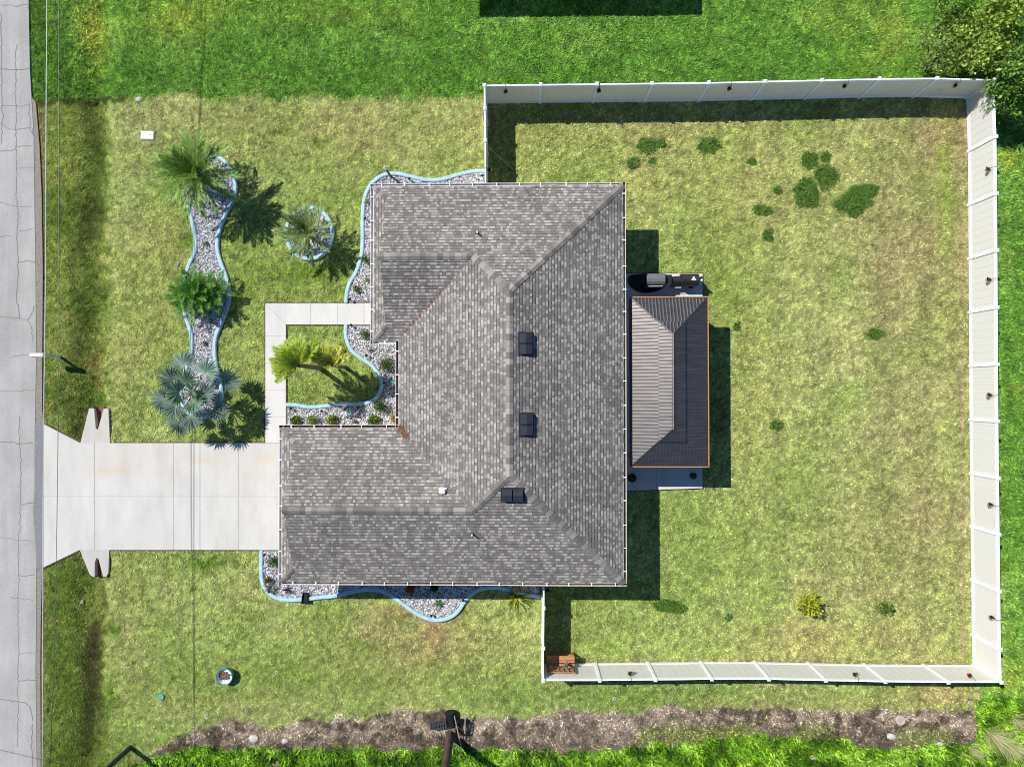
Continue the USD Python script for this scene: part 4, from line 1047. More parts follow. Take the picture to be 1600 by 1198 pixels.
# fan palm
r = np.random.default_rng(44)
pD = at(326, 615); zD = 1.5; TD = thing('fan_palm', 'silvery blue fan palm at the lower end of the island bed', 'palm', (pD[0], pD[1], 0))
trunk_part(TD, (pD[0], pD[1], -.05), (pD[0], pD[1], zD - .1), .2, .17, m_trunk)
nf = 14
for k in range(nf):
    q_ = (k + .5) / nf; az = k * 2.399963 + .6; e = math.radians(78 - 74 * q_) + r.normal(0, .08)
    h = np.array([math.cos(az), math.sin(az), 0]); L = .60 + .95 * q_
    d = h * math.cos(e) + np.array([0, 0, math.sin(e)])
    o = np.array([pD[0], pD[1], zD]); mid = o + d * L * .55; tip = mid + (h * math.cos(e - .5) + np.array([0, 0, math.sin(e - .5)])) * L * .45
    c = AL(164, 190, 172) * (1 + r.normal(0, .2)) if q_ > .25 else AL(150, 186, 150)
    b = MB().tube([o, mid, tip], [.034, .026, .016], 5, AL(186, 196, 170))
    t = unit(tip - mid); S = unit(np.cross(t, [0, 0, 1.0])); N = unit(np.cross(S, t)); m_ = 19
    N = N * 1.0
    an = np.linspace(-1.95, 1.95, m_) + r.normal(0, .02, m_)
    D = unit(t[None] * np.cos(an)[:, None] + S[None] * np.sin(an)[:, None] + N[None] * (0.22 * np.abs(np.sin(an)) - .05)[:, None])
    P = np.repeat(tip[None], m_, 0); Lf = (.52 + .24 * np.cos(an * .7)) * (1 + r.normal(0, .05, m_))
    Wd = unit(np.cross(D, N[None] + .45 * np.sign((np.arange(m_) % 2) - .5)[:, None] * S[None]))
    v = np.stack([P + Wd * .012, P + D * (Lf * .58)[:, None] + Wd * .052, P + D * Lf[:, None] - np.array([0, 0, .10]), P + D * (Lf * .58)[:, None] - Wd * .052, P - Wd * .012], 1).reshape(-1, 3)
    f = (np.arange(m_)[:, None, None] * 5 + np.array([[0, 1, 2], [0, 2, 3], [0, 3, 4]])).reshape(-1, 3)
    b.add(v, f); b.c[-1] = np.repeat(c * (1 + r.normal(0, .08, (m_, 1))), 5, 0)
    part(TD, 'fan_leaf', b, m_leaf, colors=True)

# tall palm in the court
pE = at(500, 575)
azs = np.radians([100, 150, 60, 185, 125, 205, 80, 165, 40, 215, 115, 140, 70, 195, 90, 175, 52, 130])
feather_palm('tall_palm', 'tall yellow-green palm whose fronds lean over the entry path', pE, 3.0, 24, 1.42, 78, -8, 1.05, 46, .34, AL(190, 222, 72), 5, (.11, .09), azs=list(azs), fold=.2, wid=.018)
def blade_plant(name, label, p, n, L, wid, c, seed, cat='plant', e_lo=15, group=None, base_z=0.0, c2=None, sweep=None):
    r = np.random.default_rng(seed); T = thing(name, label, cat, (p[0], p[1], base_z), group)
    b = MB(); b2 = MB()
    for k in range(n):
        az = k * 2.399963 + r.normal(0, .3) if sweep is None else sweep + r.normal(0, .55); e = math.radians(82 - (82 - e_lo) * ((k + .5) / n)) + r.normal(0, .12)
        h = np.array([math.cos(az), math.sin(az), 0]); pts = []; q_ = np.array([p[0], p[1], base_z]) + h * .02; l = L * (1 + r.normal(0, .15))
        for s in range(4):
            t = s / 3; w_ = wid * (0.7 + .6 * math.sin(PI * min(t + .15, 1))) * (1 - t ** 3); S = np.array([-h[1], h[0], 0])
            pts += [q_ + S * w_, q_ - S * w_]
            ee = e - .75 * t; q_ = q_ + (h * math.cos(ee) + np.array([0, 0, math.sin(ee)])) * l / 3
        cc = np.array(c if (c2 is None or r.random() < .6) else c2) * (1 + r.normal(0, .13))
        (b if k % 2 else b2).add(np.array(pts), [(2 * s, 2 * s + 1, 2 * s + 3, 2 * s + 2) for s in range(3)], np.clip(cc, .004, 1))
    part(T, 'leaves', b, m_leaf, colors=True); part(T, 'inner_leaves', b2, m_leaf, colors=True)
    return T


feather_palm('tall_palm', 'shorter bright yellow palm close beside the taller green one in the entry court', at(540, 574), 2.3, 22, .95, 80, 4, .7, 30, .30, AL(226, 240, 100), 15, (.09, .07), azs=list(np.radians([90, 60, 120, 30, 150, 75, 105, 45, 135, 15, 165, 85, 100])), fold=.25, wid=.02)


def leafmass(b, center, radii, n, size, cols, r, shell=.55, flat=.0):
    d = unit(r.normal(0, 1, (n, 3))); rad = (shell + (1 - shell) * r.random((n, 1))) * (1 + .22 * (meshkit.noise(d * 3.0 + np.array(center), 3)[:, None] - .5) * 2)
    P = np.asarray(center) + d * rad * np.asarray(radii)
    D = unit(d * .6 + r.normal(0, .6, (n, 3)) + np.array([0, 0, .15])); Wd = unit(np.cross(D, d + r.normal(0, .4, (n, 3))))
    ci = np.asarray(cols)[r.integers(0, len(cols), n)] * (1 + r.normal(0, .12, (n, 1)))
    s = size * (1 + r.normal(0, .25, n)).clip(.4, 1.8)
    leafquads(b, P, D, Wd, s, s * .28, np.clip(ci, .004, 1))


def bush(label, px, py, rpx, h, cols, seed, size=.06, name='shrub', cat='shrub', n=None, flatx=1.0, group=None, z0=0.02):
    r = np.random.default_rng(seed); R = rpx * 0.0293
    p = at(px, py, h * .5); T = thing(name, label, cat, (p[0], p[1], z0), group)
    b = MB(); n = n or int(700 * (R / .35) ** 2)
    for k in range(5):
        a = k * 2.4; o = R * .45 * math.sqrt(k / 5)
        leafmass(b, (p[0] + o * math.cos(a), p[1] + o * math.sin(a), z0 + h * (.55 - .03 * k)), (R * .62, R * .62, h * .5), n // 5, size, cols, r, .45)
    part(T, 'foliage', b, m_leaf, colors=True)
    st = MB()
    for k in range(5):
        a = k * 1.3; st.tube([(p[0], p[1], z0 - .03), (p[0] + R * .35 * math.cos(a), p[1] + R * .35 * math.sin(a), z0 + h * .6)], [.014, .006], 5)
    part(T, 'stems', st, m_trunk)
    return T


G1, G2, G3 = AL(96, 138, 48), AL(64, 104, 34), AL(140, 172, 64)
Y1, Y2 = AL(220, 224, 66), AL(166, 190, 58)
bush('round green shrub beside the entry path at the small gable corner', 571, 522, 10, .55, [G1, G2, AL(110, 150, 70)], 1)
bush('largest loose green shrub against the recessed front wall', 603, 569, 14, .6, [G1, G3, G2], 2)
bush('dark green shrub where the entry court edging bends', 594, 634, 13, .7, [AL(58, 92, 30), AL(76, 112, 38), G2], 3)
bush('low yellow-green plant nearest the driveway end of the garage wall', 462, 657, 9, .35, [G3, Y2, G1], 4, .10, 'low_plant', 'plant')
bush('rounded mid-green shrub second from the sidewalk by the garage wall', 489, 657, 12, .5, [G1, Y2, G3], 5)
bush('lime spiky plant third from the sidewalk by the garage wall', 519, 656, 9, .35, [G3, Y1, G1], 6, .11, 'low_plant', 'plant')
bush('light green plant by the garage wall next to the yellow flowers', 583, 656, 9, .4, [G3, G1, Y2], 7, .10, 'low_plant', 'plant')
bush('dark green shrub against the front wall below the upper front corner', 572, 405, 8, .6, [G1, G2], 8)
bush('little yellow-green plant in the bed beside the upper front gutter', 573, 315, 4, .25, [Y1, G3], 9, .06, 'low_plant', 'plant')
bush('small green plant in the gravel just above the entry path', 558, 451, 6, .3, [G1, G3], 10, .08, 'low_plant', 'plant')
bush('tiny pale plant in gravel between entry path and front shrub', 573, 437, 4, .2, [G3, Y2], 11, .06, 'low_plant', 'plant')
bush('sparse tiny plant in the gravel below the small gable corner', 581, 547, 6, .18, [AL(110, 140, 90), G3], 12, .06, 'low_plant', 'plant', n=70)
bush('dark clipped shrub beside the garage door corner', 427, 877, 11, .6, [AL(70, 112, 34), G1, G2], 13)
bush('reddish brown plant in the garage corner bed', 420, 906, 6, .35, [AL(128, 92, 60), AL(110, 120, 60), AL(150, 70, 50)], 14, .08, 'low_plant', 'plant', n=140)
blade_plant('spiky_plant', 'pale grey-green spiky agave at the garage corner', at(426, 916), 34, .42, .02, AL(172, 182, 150), 15, e_lo=5, c2=AL(120, 140, 110))
bush('rust orange shrub tucked under the garage side eave', 642, 921, 9, .8, [AL(190, 92, 30), AL(150, 66, 30), AL(110, 80, 40)], 16, .08)
bush('small bright green rosette in the lower curve of the garage side bed', 685, 942, 6, .25, [AL(110, 176, 80), AL(150, 200, 110), G1], 17, .12, 'low_plant', 'plant', n=60)
blade_plant('bromeliad', 'yellow and green strappy plant near the lower side gate', at(806, 930), 22, .7, .045, AL(120, 160, 50), 18, e_lo=12, c2=AL(226, 190, 50))
bush('tiny green sprout in gravel at the waist of the island bed', 323, 381, 4, .18, [AL(70, 84, 40), G2], 19, .07, 'low_plant', 'plant', n=60)
bush('small dark tuft in gravel at the second waist of the island bed', 321, 537, 5, .18, [AL(96, 112, 44), G2], 20, .07, 'low_plant', 'plant', n=70)
bush('yellow-leaved citrus shrub standing alone in the lower back lawn', 1267, 944, 20, 1.0, [AL(240, 238, 70), AL(214, 220, 56), AL(130, 150, 50)], 21, .13, n=620)
bush('small sparse green shrub right of the yellow one in the back lawn', 1384, 949, 13, .7, [AL(150, 176, 60), G1, G3], 22, .10, n=300)
blade_plant('bromeliad', 'dark purple rosette in the gravel at the garage corner', at(451, 920), 16, .30, .03, AL(70, 60, 84), 25, e_lo=8, c2=AL(96, 90, 110))

# dark clover patches in the back lawn
pl_lab = ['round clover patch nearest the house roof corner', 'broken clover patch in the upper back lawn, left of the pair', 'small clover patch right beside the broken one', 'tiny clover patch under the broken one', 'ragged clover patch midway along the upper fence shadow', 'small faint clover patch below the upper fence middle',
          'rounded clover patch topmost of the right-hand group', 'little dark clover patch beside the topmost of the right-hand group', 'dark oval clover patch in the middle of the right-hand group', 'large oval clover patch lowest left of the right-hand group',
          'upper right lobe of the largest clover patch near the right fence', 'largest dark clover patch, nearest the right fence', 'two-lobed clover patch left of the large ones', 'round clover patch lowest in the upper back lawn', 'faint clover patch above the two-lobed one',
          'long clover patch just off the house corner shadow', 'right end of the long clover patch by the house shadow', 'tiny clover patch right of the house shadow', 'small clover patch level with the gazebo ridge', 'small faint clover patch in the dry middle of the back lawn', 'small clover patch right of the gazebo']
for k, (sx, sy, rx, ry) in enumerate(weed_patches):
    r = np.random.default_rng(200 + k); n = int(rx * ry * (1.7 if sx < 1145 or sy < 480 else 1.2)) + 24
    a = r.uniform(0, 2 * PI, n); rr = np.sqrt(r.random(n)) * (0.45 + 1.0 * (meshkit.noise(np.c_[np.cos(a) * 1.9, np.sin(a) * 1.9, np.full(n, k * 3.1)], 2))); rr *= 1.0
    c0 = at(sx, sy); P = np.c_[c0[0] + np.cos(a) * rr * rx * .0293, c0[1] + np.sin(a) * rr * ry * .0293, np.zeros(n)]
    P[:, 2] = gz(P[:, 0], P[:, 1]) + .03 + .03 * r.random(n)
    D = unit(np.c_[r.normal(0, 1, (n, 2)), r.normal(.05, .12, n)]); Wd = unit(np.cross(D, np.array([0, 0, 1.0]) + r.normal(0, .2, (n, 3))))
    b = MB(); leafquads(b, P, D, Wd, .09, .035, AL(96, 136, 44) * (1 + r.normal(0, .35, (n, 1))).clip(.3, 2.2))
    single('clover_patch', b, m_leaf, pl_lab[k], 'clover patch', 'dark clover patches in the back lawn', colors=True)


# trees beyond the upper right fence corner
def tree(label, px, py, h, R, n, cols, seed, size=.13, name='tree'):
    r = np.random.default_rng(seed); p = at(px, py, h * .7); T = thing(name, label, 'tree', (p[0], p[1], -.05), 'leafy trees beyond the upper right fence corner')
    tb = MB(); tb.tube([(p[0], p[1], -.1), (p[0] + .05, p[1] - .05, h * .3), (p[0], p[1], h * .55)], [.10, .08, .05], 8)
    b = MB(); m_ = 15
    for k in range(m_):
        a = k * 2.4; o = R * .78 * math.sqrt((k + .3) / m_); z = h * (.78 - .30 * (o / R) ** 2) + r.normal(0, .14)
        q_ = np.array([p[0] + o * math.cos(a), p[1] + o * math.sin(a), z])
        tb.tube([(p[0], p[1], h * .3 + .2 * r.random()), (p[0] * .5 + q_[0] * .5, p[1] * .5 + q_[1] * .5, z * .72), tuple(q_)], [.04, .025, .01], 5)
        c1 = [np.asarray(c) * (1 + r.normal(0, .18)) for c in cols]
        leafmass(b, q_, (R * .30 * (.8 + .5 * r.random()), R * .30 * (.8 + .5 * r.random()), h * .13), n // m_, size, c1, r, .25)
    part(T, 'trunk', tb, m_darktrunk); part(T, 'crown', b, m_leaf, colors=True)


TC1, TC2 = [AL(128, 178, 66), AL(172, 212, 88), AL(92, 138, 50)], [AL(182, 212, 84), AL(142, 180, 76), AL(214, 232, 110)]
tree('feathery olive tree left of the corner thicket', 1478, 78, 2.4, 1.35, 3600, [AL(158, 190, 88), AL(122, 156, 66), AL(188, 208, 106)], 1, .10)
tree('bright leafy tree in the middle of the corner thicket', 1535, 70, 3.0, 1.5, 4200, TC2, 2, .15)
tree('dark green tree at the right edge above the fence corner', 1592, 112, 3.2, 1.5, 4200, TC1, 3, .14)
tree('light green tree at the very top right corner', 1578, 8, 3.4, 1.6, 4200, [AL(176, 204, 76), AL(140, 180, 64), AL(206, 220, 100)], 4, .15)
tree('dark small-leaved tree at the top edge left of the thicket', 1500, 12, 2.6, 1.1, 2600, TC1, 5, .11)
tree('low green tree hanging over the fence corner post', 1576, 152, 2.5, .95, 2200, TC1, 6, .12)

# ------------------------------------------------------------------ palm at the bottom edge (its crown is below the frame) and poles
pP = at(703, 1147); r = np.random.default_rng(9)
TP_ = thing('tall_palm', 'dark rough palm trunk leaning out of the bottom edge beside the crates', 'palm', (pP[0], pP[1], -.1))
top = np.array([pP[0] - .15, pP[1] - .2, 7.4])
t = np.linspace(0, 1, 60); P = np.array([pP[0], pP[1], -.15])[None] * (1 - t)[:, None] + top[None] * t[:, None]; P[:, 0] += .16 * np.sin(PI * t)
R = .17 + .015 * np.sin(np.arange(60) * 2.1) + .05 * np.exp(-t * 14)
part(TP_, 'trunk', MB().tube(P, R, 12), m_darktrunk, smooth=40)
for k in range(16):
    az = k * 2.4; part(TP_, 'frond', frond(top, az, math.radians(75 - 80 * (k + .5) / 16), 1.5, 1.0, 24, .4, AL(96, 128, 60), r), m_leaf, colors=True)
pU = at(204, 1167)
UP = thing('utility_pole', 'dark utility pole at the lower left corner carrying the wires', 'utility pole', (pU[0], pU[1], -.1))
part(UP, 'pole', MB().tube([(pU[0], pU[1], -.2), (pU[0], pU[1], 6.4)], [.115, .095], 14), m_poledark, smooth=40)
part(UP, 'crossarm', MB().box((pU[0], pU[1], 4.78), (1.0, .09, .11)), m_poledark)


def wire(label, pts, mat, rad=.012):
    P = np.array([at(x, y, z) for x, y, z in pts]); P = spline(P, 10)
    single('overhead_wire', MB().tube(P, rad, 6), mat, label, 'wire', 'overhead wires along the road')


wire('pale overhead wire running beside the road, the left of the two', [(75, -160, 5.3), (73, 0, 5.15), (71, 450, 4.95), (68, 700, 4.95), (66, 1198, 5.05), (65, 1360, 5.1)], m_wire, .016)
wire('thin grey overhead wire right of the pale one, crossing the driveway', [(93, -160, 5.0), (92, 0, 4.85), (92, 450, 4.65), (88.5, 840, 4.65), (79, 1198, 4.8), (76, 1300, 4.85)], m_wiredark, .013)
cross = [at(x, y) for x, y in ((203, 1162), (1, 1113), (-260, 1050))]
P = np.array([(c[0], c[1], 4.7 + .1 * k) for k, c in enumerate(cross)])
single('overhead_wire', MB().tube(spline(P, 8), .011, 6), m_wiredark, 'wire crossing the road from the lower left pole', 'wire', 'overhead wires along the road')

# ------------------------------------------------------------------ mailbox
pM = at(94, 557); z0 = float(gz(pM[0], pM[1]))
MBX = thing('mailbox', 'white mailbox on a post beside the road', 'mailbox', (pM[0], pM[1], z0))
part(MBX, 'post', MB().box((pM[0], pM[1], .5 + z0), (.10, .10, 1.15), bevel=.01), m_gutter)
part(MBX, 'bracket', MB().box((pM[0] - .25, pM[1], 1.06 + z0), (.55, .10, .05)), m_gutter)
ang = np.linspace(0, PI, 9); pr = [(-.09, 0), (.09, 0)] + [(.09 * math.cos(a), .12 + .09 * math.sin(a)) for a in ang]
part(MBX, 'box', MB().sweep(np.array([(pM[0] + .06, pM[1]), (pM[0] - .52, pM[1])]), [(a, b + 1.09 + z0) for a, b in pr]), m_white)
part(MBX, 'flag', MB().box((pM[0] - .35, pM[1] - .10, 1.25 + z0), (.16, .012, .05)), m_redplastic)

# ------------------------------------------------------------------ patio things
gp = at(1019, 433, .9)
gmat = spline([(983, 431), (1000, 428), (1038, 428), (1043, 436), (1036, 450), (1018, 457), (1000, 457), (986, 449), (981, 440)], 5, True)
single('grill_mat', MB().extrude(Polygon([at2(x, y, .1) for x, y in gmat]), .092, .106), m_black, 'black rounded mat on the patio under the boxy grill', 'grill mat')
gx, gy = at2(1021, 440, .5)
GR = thing('grill', 'black cabinet gas grill with a grey lid cover beside the house', 'grill', (gx, gy, .106))
part(GR, 'cabinet', MB().box((gx + .02, gy + .0, .50), (.80, .50, .76), bevel=.02), m_blackcloth)
tb = MB(); ang = np.linspace(0, PI, 7)
part(GR, 'lid', MB().sweep(np.array([(gx - .40, gy + .04), (gx + .42, gy + .04)]), [(-.26, .885)] + [(-.25 * math.cos(a), .90 + .19 * math.sin(a)) for a in ang] + [(.26, .885)]), m_grey)
part(GR, 'side_shelf', MB().box((gx + .60, gy + .04, .84), (.32, .42, .05), bevel=.01), m_black)
part(GR, 'side_shelf', MB().box((gx - .58, gy + .04, .84), (.32, .42, .05), bevel=.01), m_black)
part(GR, 'handle', MB().tube([(gx - .3, gy - .28, .93), (gx + .34, gy - .28, .93)], .014, 6), m_whitemetal)
sx_, sy_ = at2(1076, 437, .7)
SMK = thing('smoker', 'smoker grill under a black cover with a pale emblem', 'smoker', (sx_, sy_, .09))
prof_ = [(math.cos(a) * .27, .62 + (.36 if math.sin(a) > 0 else .52) * math.sin(a)) for a in np.linspace(0, 2 * PI, 18, endpoint=False)]
part(SMK, 'barrel_cover', MB().sweep(np.array([(sx_ - .34, sy_), (sx_ - .30, sy_), (sx_ + .38, sy_), (sx_ + .42, sy_)]), prof_), m_blackcloth, smooth=50)
part(SMK, 'firebox_cover', MB().sweep(np.array([(sx_ - .72, sy_ - .03), (sx_ - .34, sy_ - .01)]), [(a * .72, b * .88) for a, b in prof_]), m_blackcloth, smooth=50)
part(SMK, 'chimney_cover', MB().tube([(sx_ + .47, sy_ + .04, .5), (sx_ + .49, sy_ + .04, 1.05)], [.07, .05], 10), m_black)
em = [(-.13, -.09), (-.10, -.02), (-.06, .02), (-.05, .08), (0.0, .11), (.05, .08), (.06, .02), (.10, -.02), (.13, -.09), (.07, -.07), (.04, -.10), (0, -.06), (-.04, -.10), (-.07, -.07)]
part(SMK, 'emblem', MB().extrude(Polygon([(sx_ + .16 + a * .85, sy_ + b * .85) for a, b in em]), .975, .995), m_white)
part(SMK, 'wheel', MB().tube([(sx_ - .50, sy_ - .30, .20), (sx_ - .50, sy_ - .26, .20)], .11, 12), m_black)
part(SMK, 'wheel', MB().tube([(sx_ + .25, sy_ - .30, .20), (sx_ + .25, sy_ - .26, .20)], .11, 12), m_black)
part(SMK, 'side_handle', MB().tube([(sx_ - .66, sy_ - .33, .55), (sx_ - .3, sy_ - .33, .56)], .015, 6), m_whitemetal)


def pot(label, px, py, rad, h, mat, z, leafc, seed, group=None, name='plant_pot'):
    p = at(px, py, z + h * .7); T = thing(name, label, 'pot', (p[0], p[1], z), group)
    part(T, 'pot', MB().lathe([(.01, z), (rad * .72, z), (rad, z + h), (rad * 1.06, z + h), (rad * 1.06, z + h - .03), (rad * .9, z + h - .03), (rad * .88, z + h - .05), (.01, z + h - .05)], (p[0], p[1], 0), 18), mat, smooth=35)
    r = np.random.default_rng(seed); b = MB()
    leafmass(b, (p[0], p[1], z + h + .06), (rad * .9, rad * .9, .16), 70, .10, leafc, r, .2)
    part(T, 'plant', b, m_leaf, colors=True)


pot('larger black pot on the patio beside the house wall', 987, 746, .19, .34, m_black, .09, [AL(60, 70, 40), AL(120, 110, 60)], 1)
pot('smaller black pot near the lower right corner of the patio', 1083, 743, .14, .28, m_black, .09, [AL(70, 84, 50), AL(120, 120, 80)], 2)
pot('black pot under the eave in the garage side bed', 679, 917, .17, .3, m_black, .03, [AL(50, 64, 30)], 3)
yp = at(617, 654, .2)
YF = thing('flower_pot', 'pot of yellow and orange flowers in the inner corner by the garage roof', 'flower pot', (yp[0], yp[1], .02))
part(YF, 'pot', MB().lathe([(.01, .02), (.12, .02), (.16, .30), (.17, .30), (.17, .27), (.14, .27), (.01, .26)], (yp[0], yp[1], 0), 16), m_tan, smooth=35)
b = MB(); r = np.random.default_rng(4); leafmass(b, (yp[0], yp[1] + .05, .46), (.20, .26, .18), 150, .11, [AL(244, 200, 50), AL(230, 150, 50), AL(236, 210, 110), AL(110, 110, 40)], r, .2)
part(YF, 'flowers', b, m_leaf, colors=True)

# ------------------------------------------------------------------ hanging planters on the fence
wall = {'top': 'upper fence run', 'right': 'right fence run', 'bottom': 'lower fence run'}
def planter_proto(label, p, inward, red=False):
    z = 1.50
    T = thing('hanging_planter', label, 'hanging planter', (p[0], p[1], 0), 'hanging planters along the fence')
    c = np.array([p[0], p[1]]) + inward * .17
    prof_ = [(.01, z - .13), (.05, z - .12), (.08, z - .06), (.092, z), (.10, z), (.10, z + .02), (.08, z + .02), (.075, z - .02), (.01, z - .03)]
    part(T, 'basket', MB().lathe(prof_, (c[0], c[1], 0), 14), m_redplastic if red else m_tan, smooth=40)
    part(T, 'soil', MB().lathe([(.074, z - .015), (.005, z)], (c[0], c[1], 0), 12), m_black)
    q_ = np.array([p[0], p[1]]) - inward * .02
    br = MB()
    br.tube([(*(q_), FH + .01), (*(q_ + inward * .07), FH + .02), (*(c), FH + .02), (*(c), FH - .04)], .009, 6)
    br.tube([(*(q_ + inward * .055), FH + .02), (*(q_ + inward * .055), FH - .25)], .009, 6)
    part(T, 'bracket', br, m_black)
    ch = MB()
    for k in range(3):
        a = k * 2.094; ch.tube([(c[0], c[1], FH - .04), (c[0] + .11 * math.cos(a), c[1] + .11 * math.sin(a), z + .01)], .004, 4)
    part(T, 'chain', ch, m_black)
    r = np.random.default_rng(int(abs(p[0] * 100)) % 997); b = MB(); leafmass(b, (c[0], c[1], z + .02), (.07, .07, .06), 26, .07, [AL(60, 60, 40), AL(90, 90, 50)], r, .2)
    part(T, 'plant', b, m_leaf, colors=True)
    return T


def on_run(run, px=None, py=None):
    for (a, b), (c, d) in zip(run[:-1], run[1:]):
        if px is not None and min(a, c) <= px <= max(a, c): return at2(px, b + (d - b) * (px - a) / (c - a), FH)
        if py is not None and min(b, d) <= py <= max(b, d): return at2(a + (c - a) * (py - b) / (d - b), py, FH)


ords = ['first', 'second', 'third', 'fourth', 'fifth']
protoP = planter_proto('hanging planter on the upper fence, first from its left end', on_run(top_run, px=790), np.array([0, -1.0]))
pp0 = on_run(top_run, px=790)
for k, px in enumerate((937, 1143, 1325, 1500)):
    p = on_run(top_run, px=px)
    copy(protoP, (p[0], p[1], 0), 0, f'hanging planter on the upper fence, {ords[k + 1]} from its left end')
for k, py in enumerate((261, 435, 617, 790, 968)):
    p = on_run(right_run, py=py)
    copy(protoP, (p[0], p[1], 0), -PI / 2, f'hanging planter on the sunlit right fence, {ords[k]} from the top')
for k, px in enumerate((986, 1341)):
    p = on_run(bottom_run, px=px)
    copy(protoP, (p[0], p[1], 0), PI, ['hanging planter on the lower fence nearer the wooden bench', 'hanging planter on the lower fence nearer the right corner'][k])
p = on_run(left_high, py=262); copy(protoP, (p[0], p[1], 0), PI / 2, 'hanging planter on the short upper side fence by the house')
planter_proto('red hanging planter near the lower right fence corner', on_run(bottom_run, px=1523), np.array([0, 1.0]), True)
p = on_run(left_low, py=925); planter_proto('reddish hanging planter on the lower side fence by the house corner', p, np.array([1.0, 0]), True)

# ------------------------------------------------------------------ sprinkler rings, lids, tub and other small lawn things
def ring(label, px, py, proto=None):
    p = at(px, py); z = float(gz(p[0], p[1]))
    if proto is not None: return copy(proto, (p[0], p[1], z), 0, label)
    T = thing('sprinkler_ring', label, 'sprinkler ring', (p[0], p[1], z), 'white sprinkler rings in the grass')
    part(T, 'ring', MB().lathe([(.055 + .026 * math.cos(a), z + .035 + .026 * math.sin(a)) for a in np.linspace(0, 2 * PI, 9)], (p[0], p[1], 0), 18), m_culvert, smooth=True)
    part(T, 'nozzle', MB().tube([(p[0], p[1], z - .05), (p[0], p[1], z + .05)], .03, 10), m_black)
    return T


r0 = ring('white sprinkler ring in dry grass left of the clumping palm', 277, 413)
for lab, x, y in (('white sprinkler ring by the right fence, upper one', 1508, 508), ('white sprinkler ring by the right fence, lower one', 1511, 781), ('white sprinkler ring in the grass below the lower fence', 960, 1091),
                  ('white sprinkler ring in the lower lawn under the garage', 432, 1050), ('white sprinkler ring at the edge of the bare strip, lower left', 323, 1118), ('white sprinkler ring at the bare patch under the lower right fence corner', 1515, 1097), ('white sprinkler ring in the swale below the driveway', 124, 942)):
    ring(lab, x, y, r0)
p = at(231, 212); T = thing('utility_box', 'white rectangular utility box lid in the upper front lawn', 'utility lid', (p[0], p[1], 0))
part(T, 'lid', MB().box((p[0], p[1], .02), (.60, .36, .09), -.03, bevel=.02), m_white); part(T, 'finger_hole', MB().box((p[0] + .17, p[1] + .01, .066), (.08, .05, .006), .6), m_black)
part(T, 'rim', MB().box((p[0], p[1], .0), (.66, .42, .06), -.03, bevel=.02), m_culvert)
p = at(252, 1088); T = thing('valve_cover', 'round green valve cover in the lower front lawn', 'valve cover', (p[0], p[1], 0))
part(T, 'cover', MB().lathe([(.15, -.05), (.155, .04), (.14, .06), (.005, .065)], (p[0], p[1], 0), 18), m_greenplastic, smooth=35); part(T, 'bolt', MB().tube([(p[0] + .08, p[1], .05), (p[0] + .08, p[1], .075)], .018, 8), m_whitemetal)
p = at(352, 1055, .2); T = thing('planter_tub', 'round green and white tub holding soil in the lower front lawn', 'tub', (p[0], p[1], 0))
part(T, 'tub', MB().lathe([(.30, -.03), (.37, .30), (.39, .33), (.37, .345), (.35, .33), (.345, .30), (.31, .10), (.005, .09)], (p[0], p[1], 0), 28), m_greenplastic, smooth=35)
part(T, 'liner', MB().lathe([(.338, .29), (.30, .13), (.005, .12)], (p[0], p[1], 0), 28), m_white, smooth=35)
b = MB(); r = np.random.default_rng(2)
for k in range(46):
    a = r.uniform(0, 2 * PI); d_ = .26 * math.sqrt(r.random()); s = .04 + .035 * r.random(); ic = trimesh.creation.icosphere(1, s); b.add(ic.vertices * (1, .8, .7) + (p[0] - .05 + d_ * math.cos(a), p[1] - .02 + d_ * math.sin(a) * .7 - .03, .15), ic.faces)
part(T, 'soil', b, m_brown)
p = at(1406, 1124); T = thing('round_lid', 'round weathered lid with a raised rim on the bare strip', 'lid', (p[0], p[1], -.03))
part(T, 'rim', MB().lathe([(.20, -.08), (.20, .08), (.15, .08), (.15, .03)], (p[0], p[1], 0), 20), m_culvert, smooth=35); part(T, 'cover', MB().lathe([(.15, .035), (.005, .045)], (p[0], p[1], 0), 20), m_tan)
p = at(608, 266, 1.3); pb = at(610.5, 276)
T = thing('lamp_post', 'short brown lamp post with pale round top in the upper front bed', 'lamp post', (pb[0], pb[1], 0))
part(T, 'post', MB().tube([(pb[0], pb[1], 0), (pb[0], pb[1], 1.15)], .055, 12), m_brown); part(T, 'lamp', MB().lathe([(.06, 1.13), (.085, 1.15), (.085, 1.24), (.07, 1.27), (.005, 1.28)], (pb[0], pb[1], 0), 14), m_gutter, smooth=35)
part(T, 'finial', MB().lathe([(.03, 1.27), (.03, 1.30), (.005, 1.305)], (pb[0], pb[1], 0), 10), m_black)
p = at(478, 934); T = thing('splash_block', 'black tapered downspout tray lying across the blue edging', 'downspout tray', (p[0], p[1], .12))
v = [(-.09, .30, .14), (.09, .30, .14), (.15, -.22, .12), (-.15, -.22, .12)]
bt = np.array([(p[0] + a, p[1] + b_, c_) for a, b_, c_ in v]); b = MB().add(np.vstack([bt, bt - (0, 0, .02)]), [(0, 3, 2, 1), (4, 5, 6, 7), (0, 1, 5, 4), (1, 2, 6, 5), (2, 3, 7, 6), (3, 0, 4, 7)])
part(T, 'tray', b, m_black)
for s in (-1, 1):
    part(T, 'side', MB().wallbox(bt[0 if s < 0 else 1], bt[3 if s < 0 else 2], .02, .13, .21), m_black)
a0, a1 = at(764, 238, .25), at(803, 266, 0)
single('garden_pole', MB().tube([(a0[0], a0[1], .9), (a1[0], a1[1], .02)], .018, 6), m_palewood, 'pale thin pole leaning from the upper side gate into the shade', 'pole')

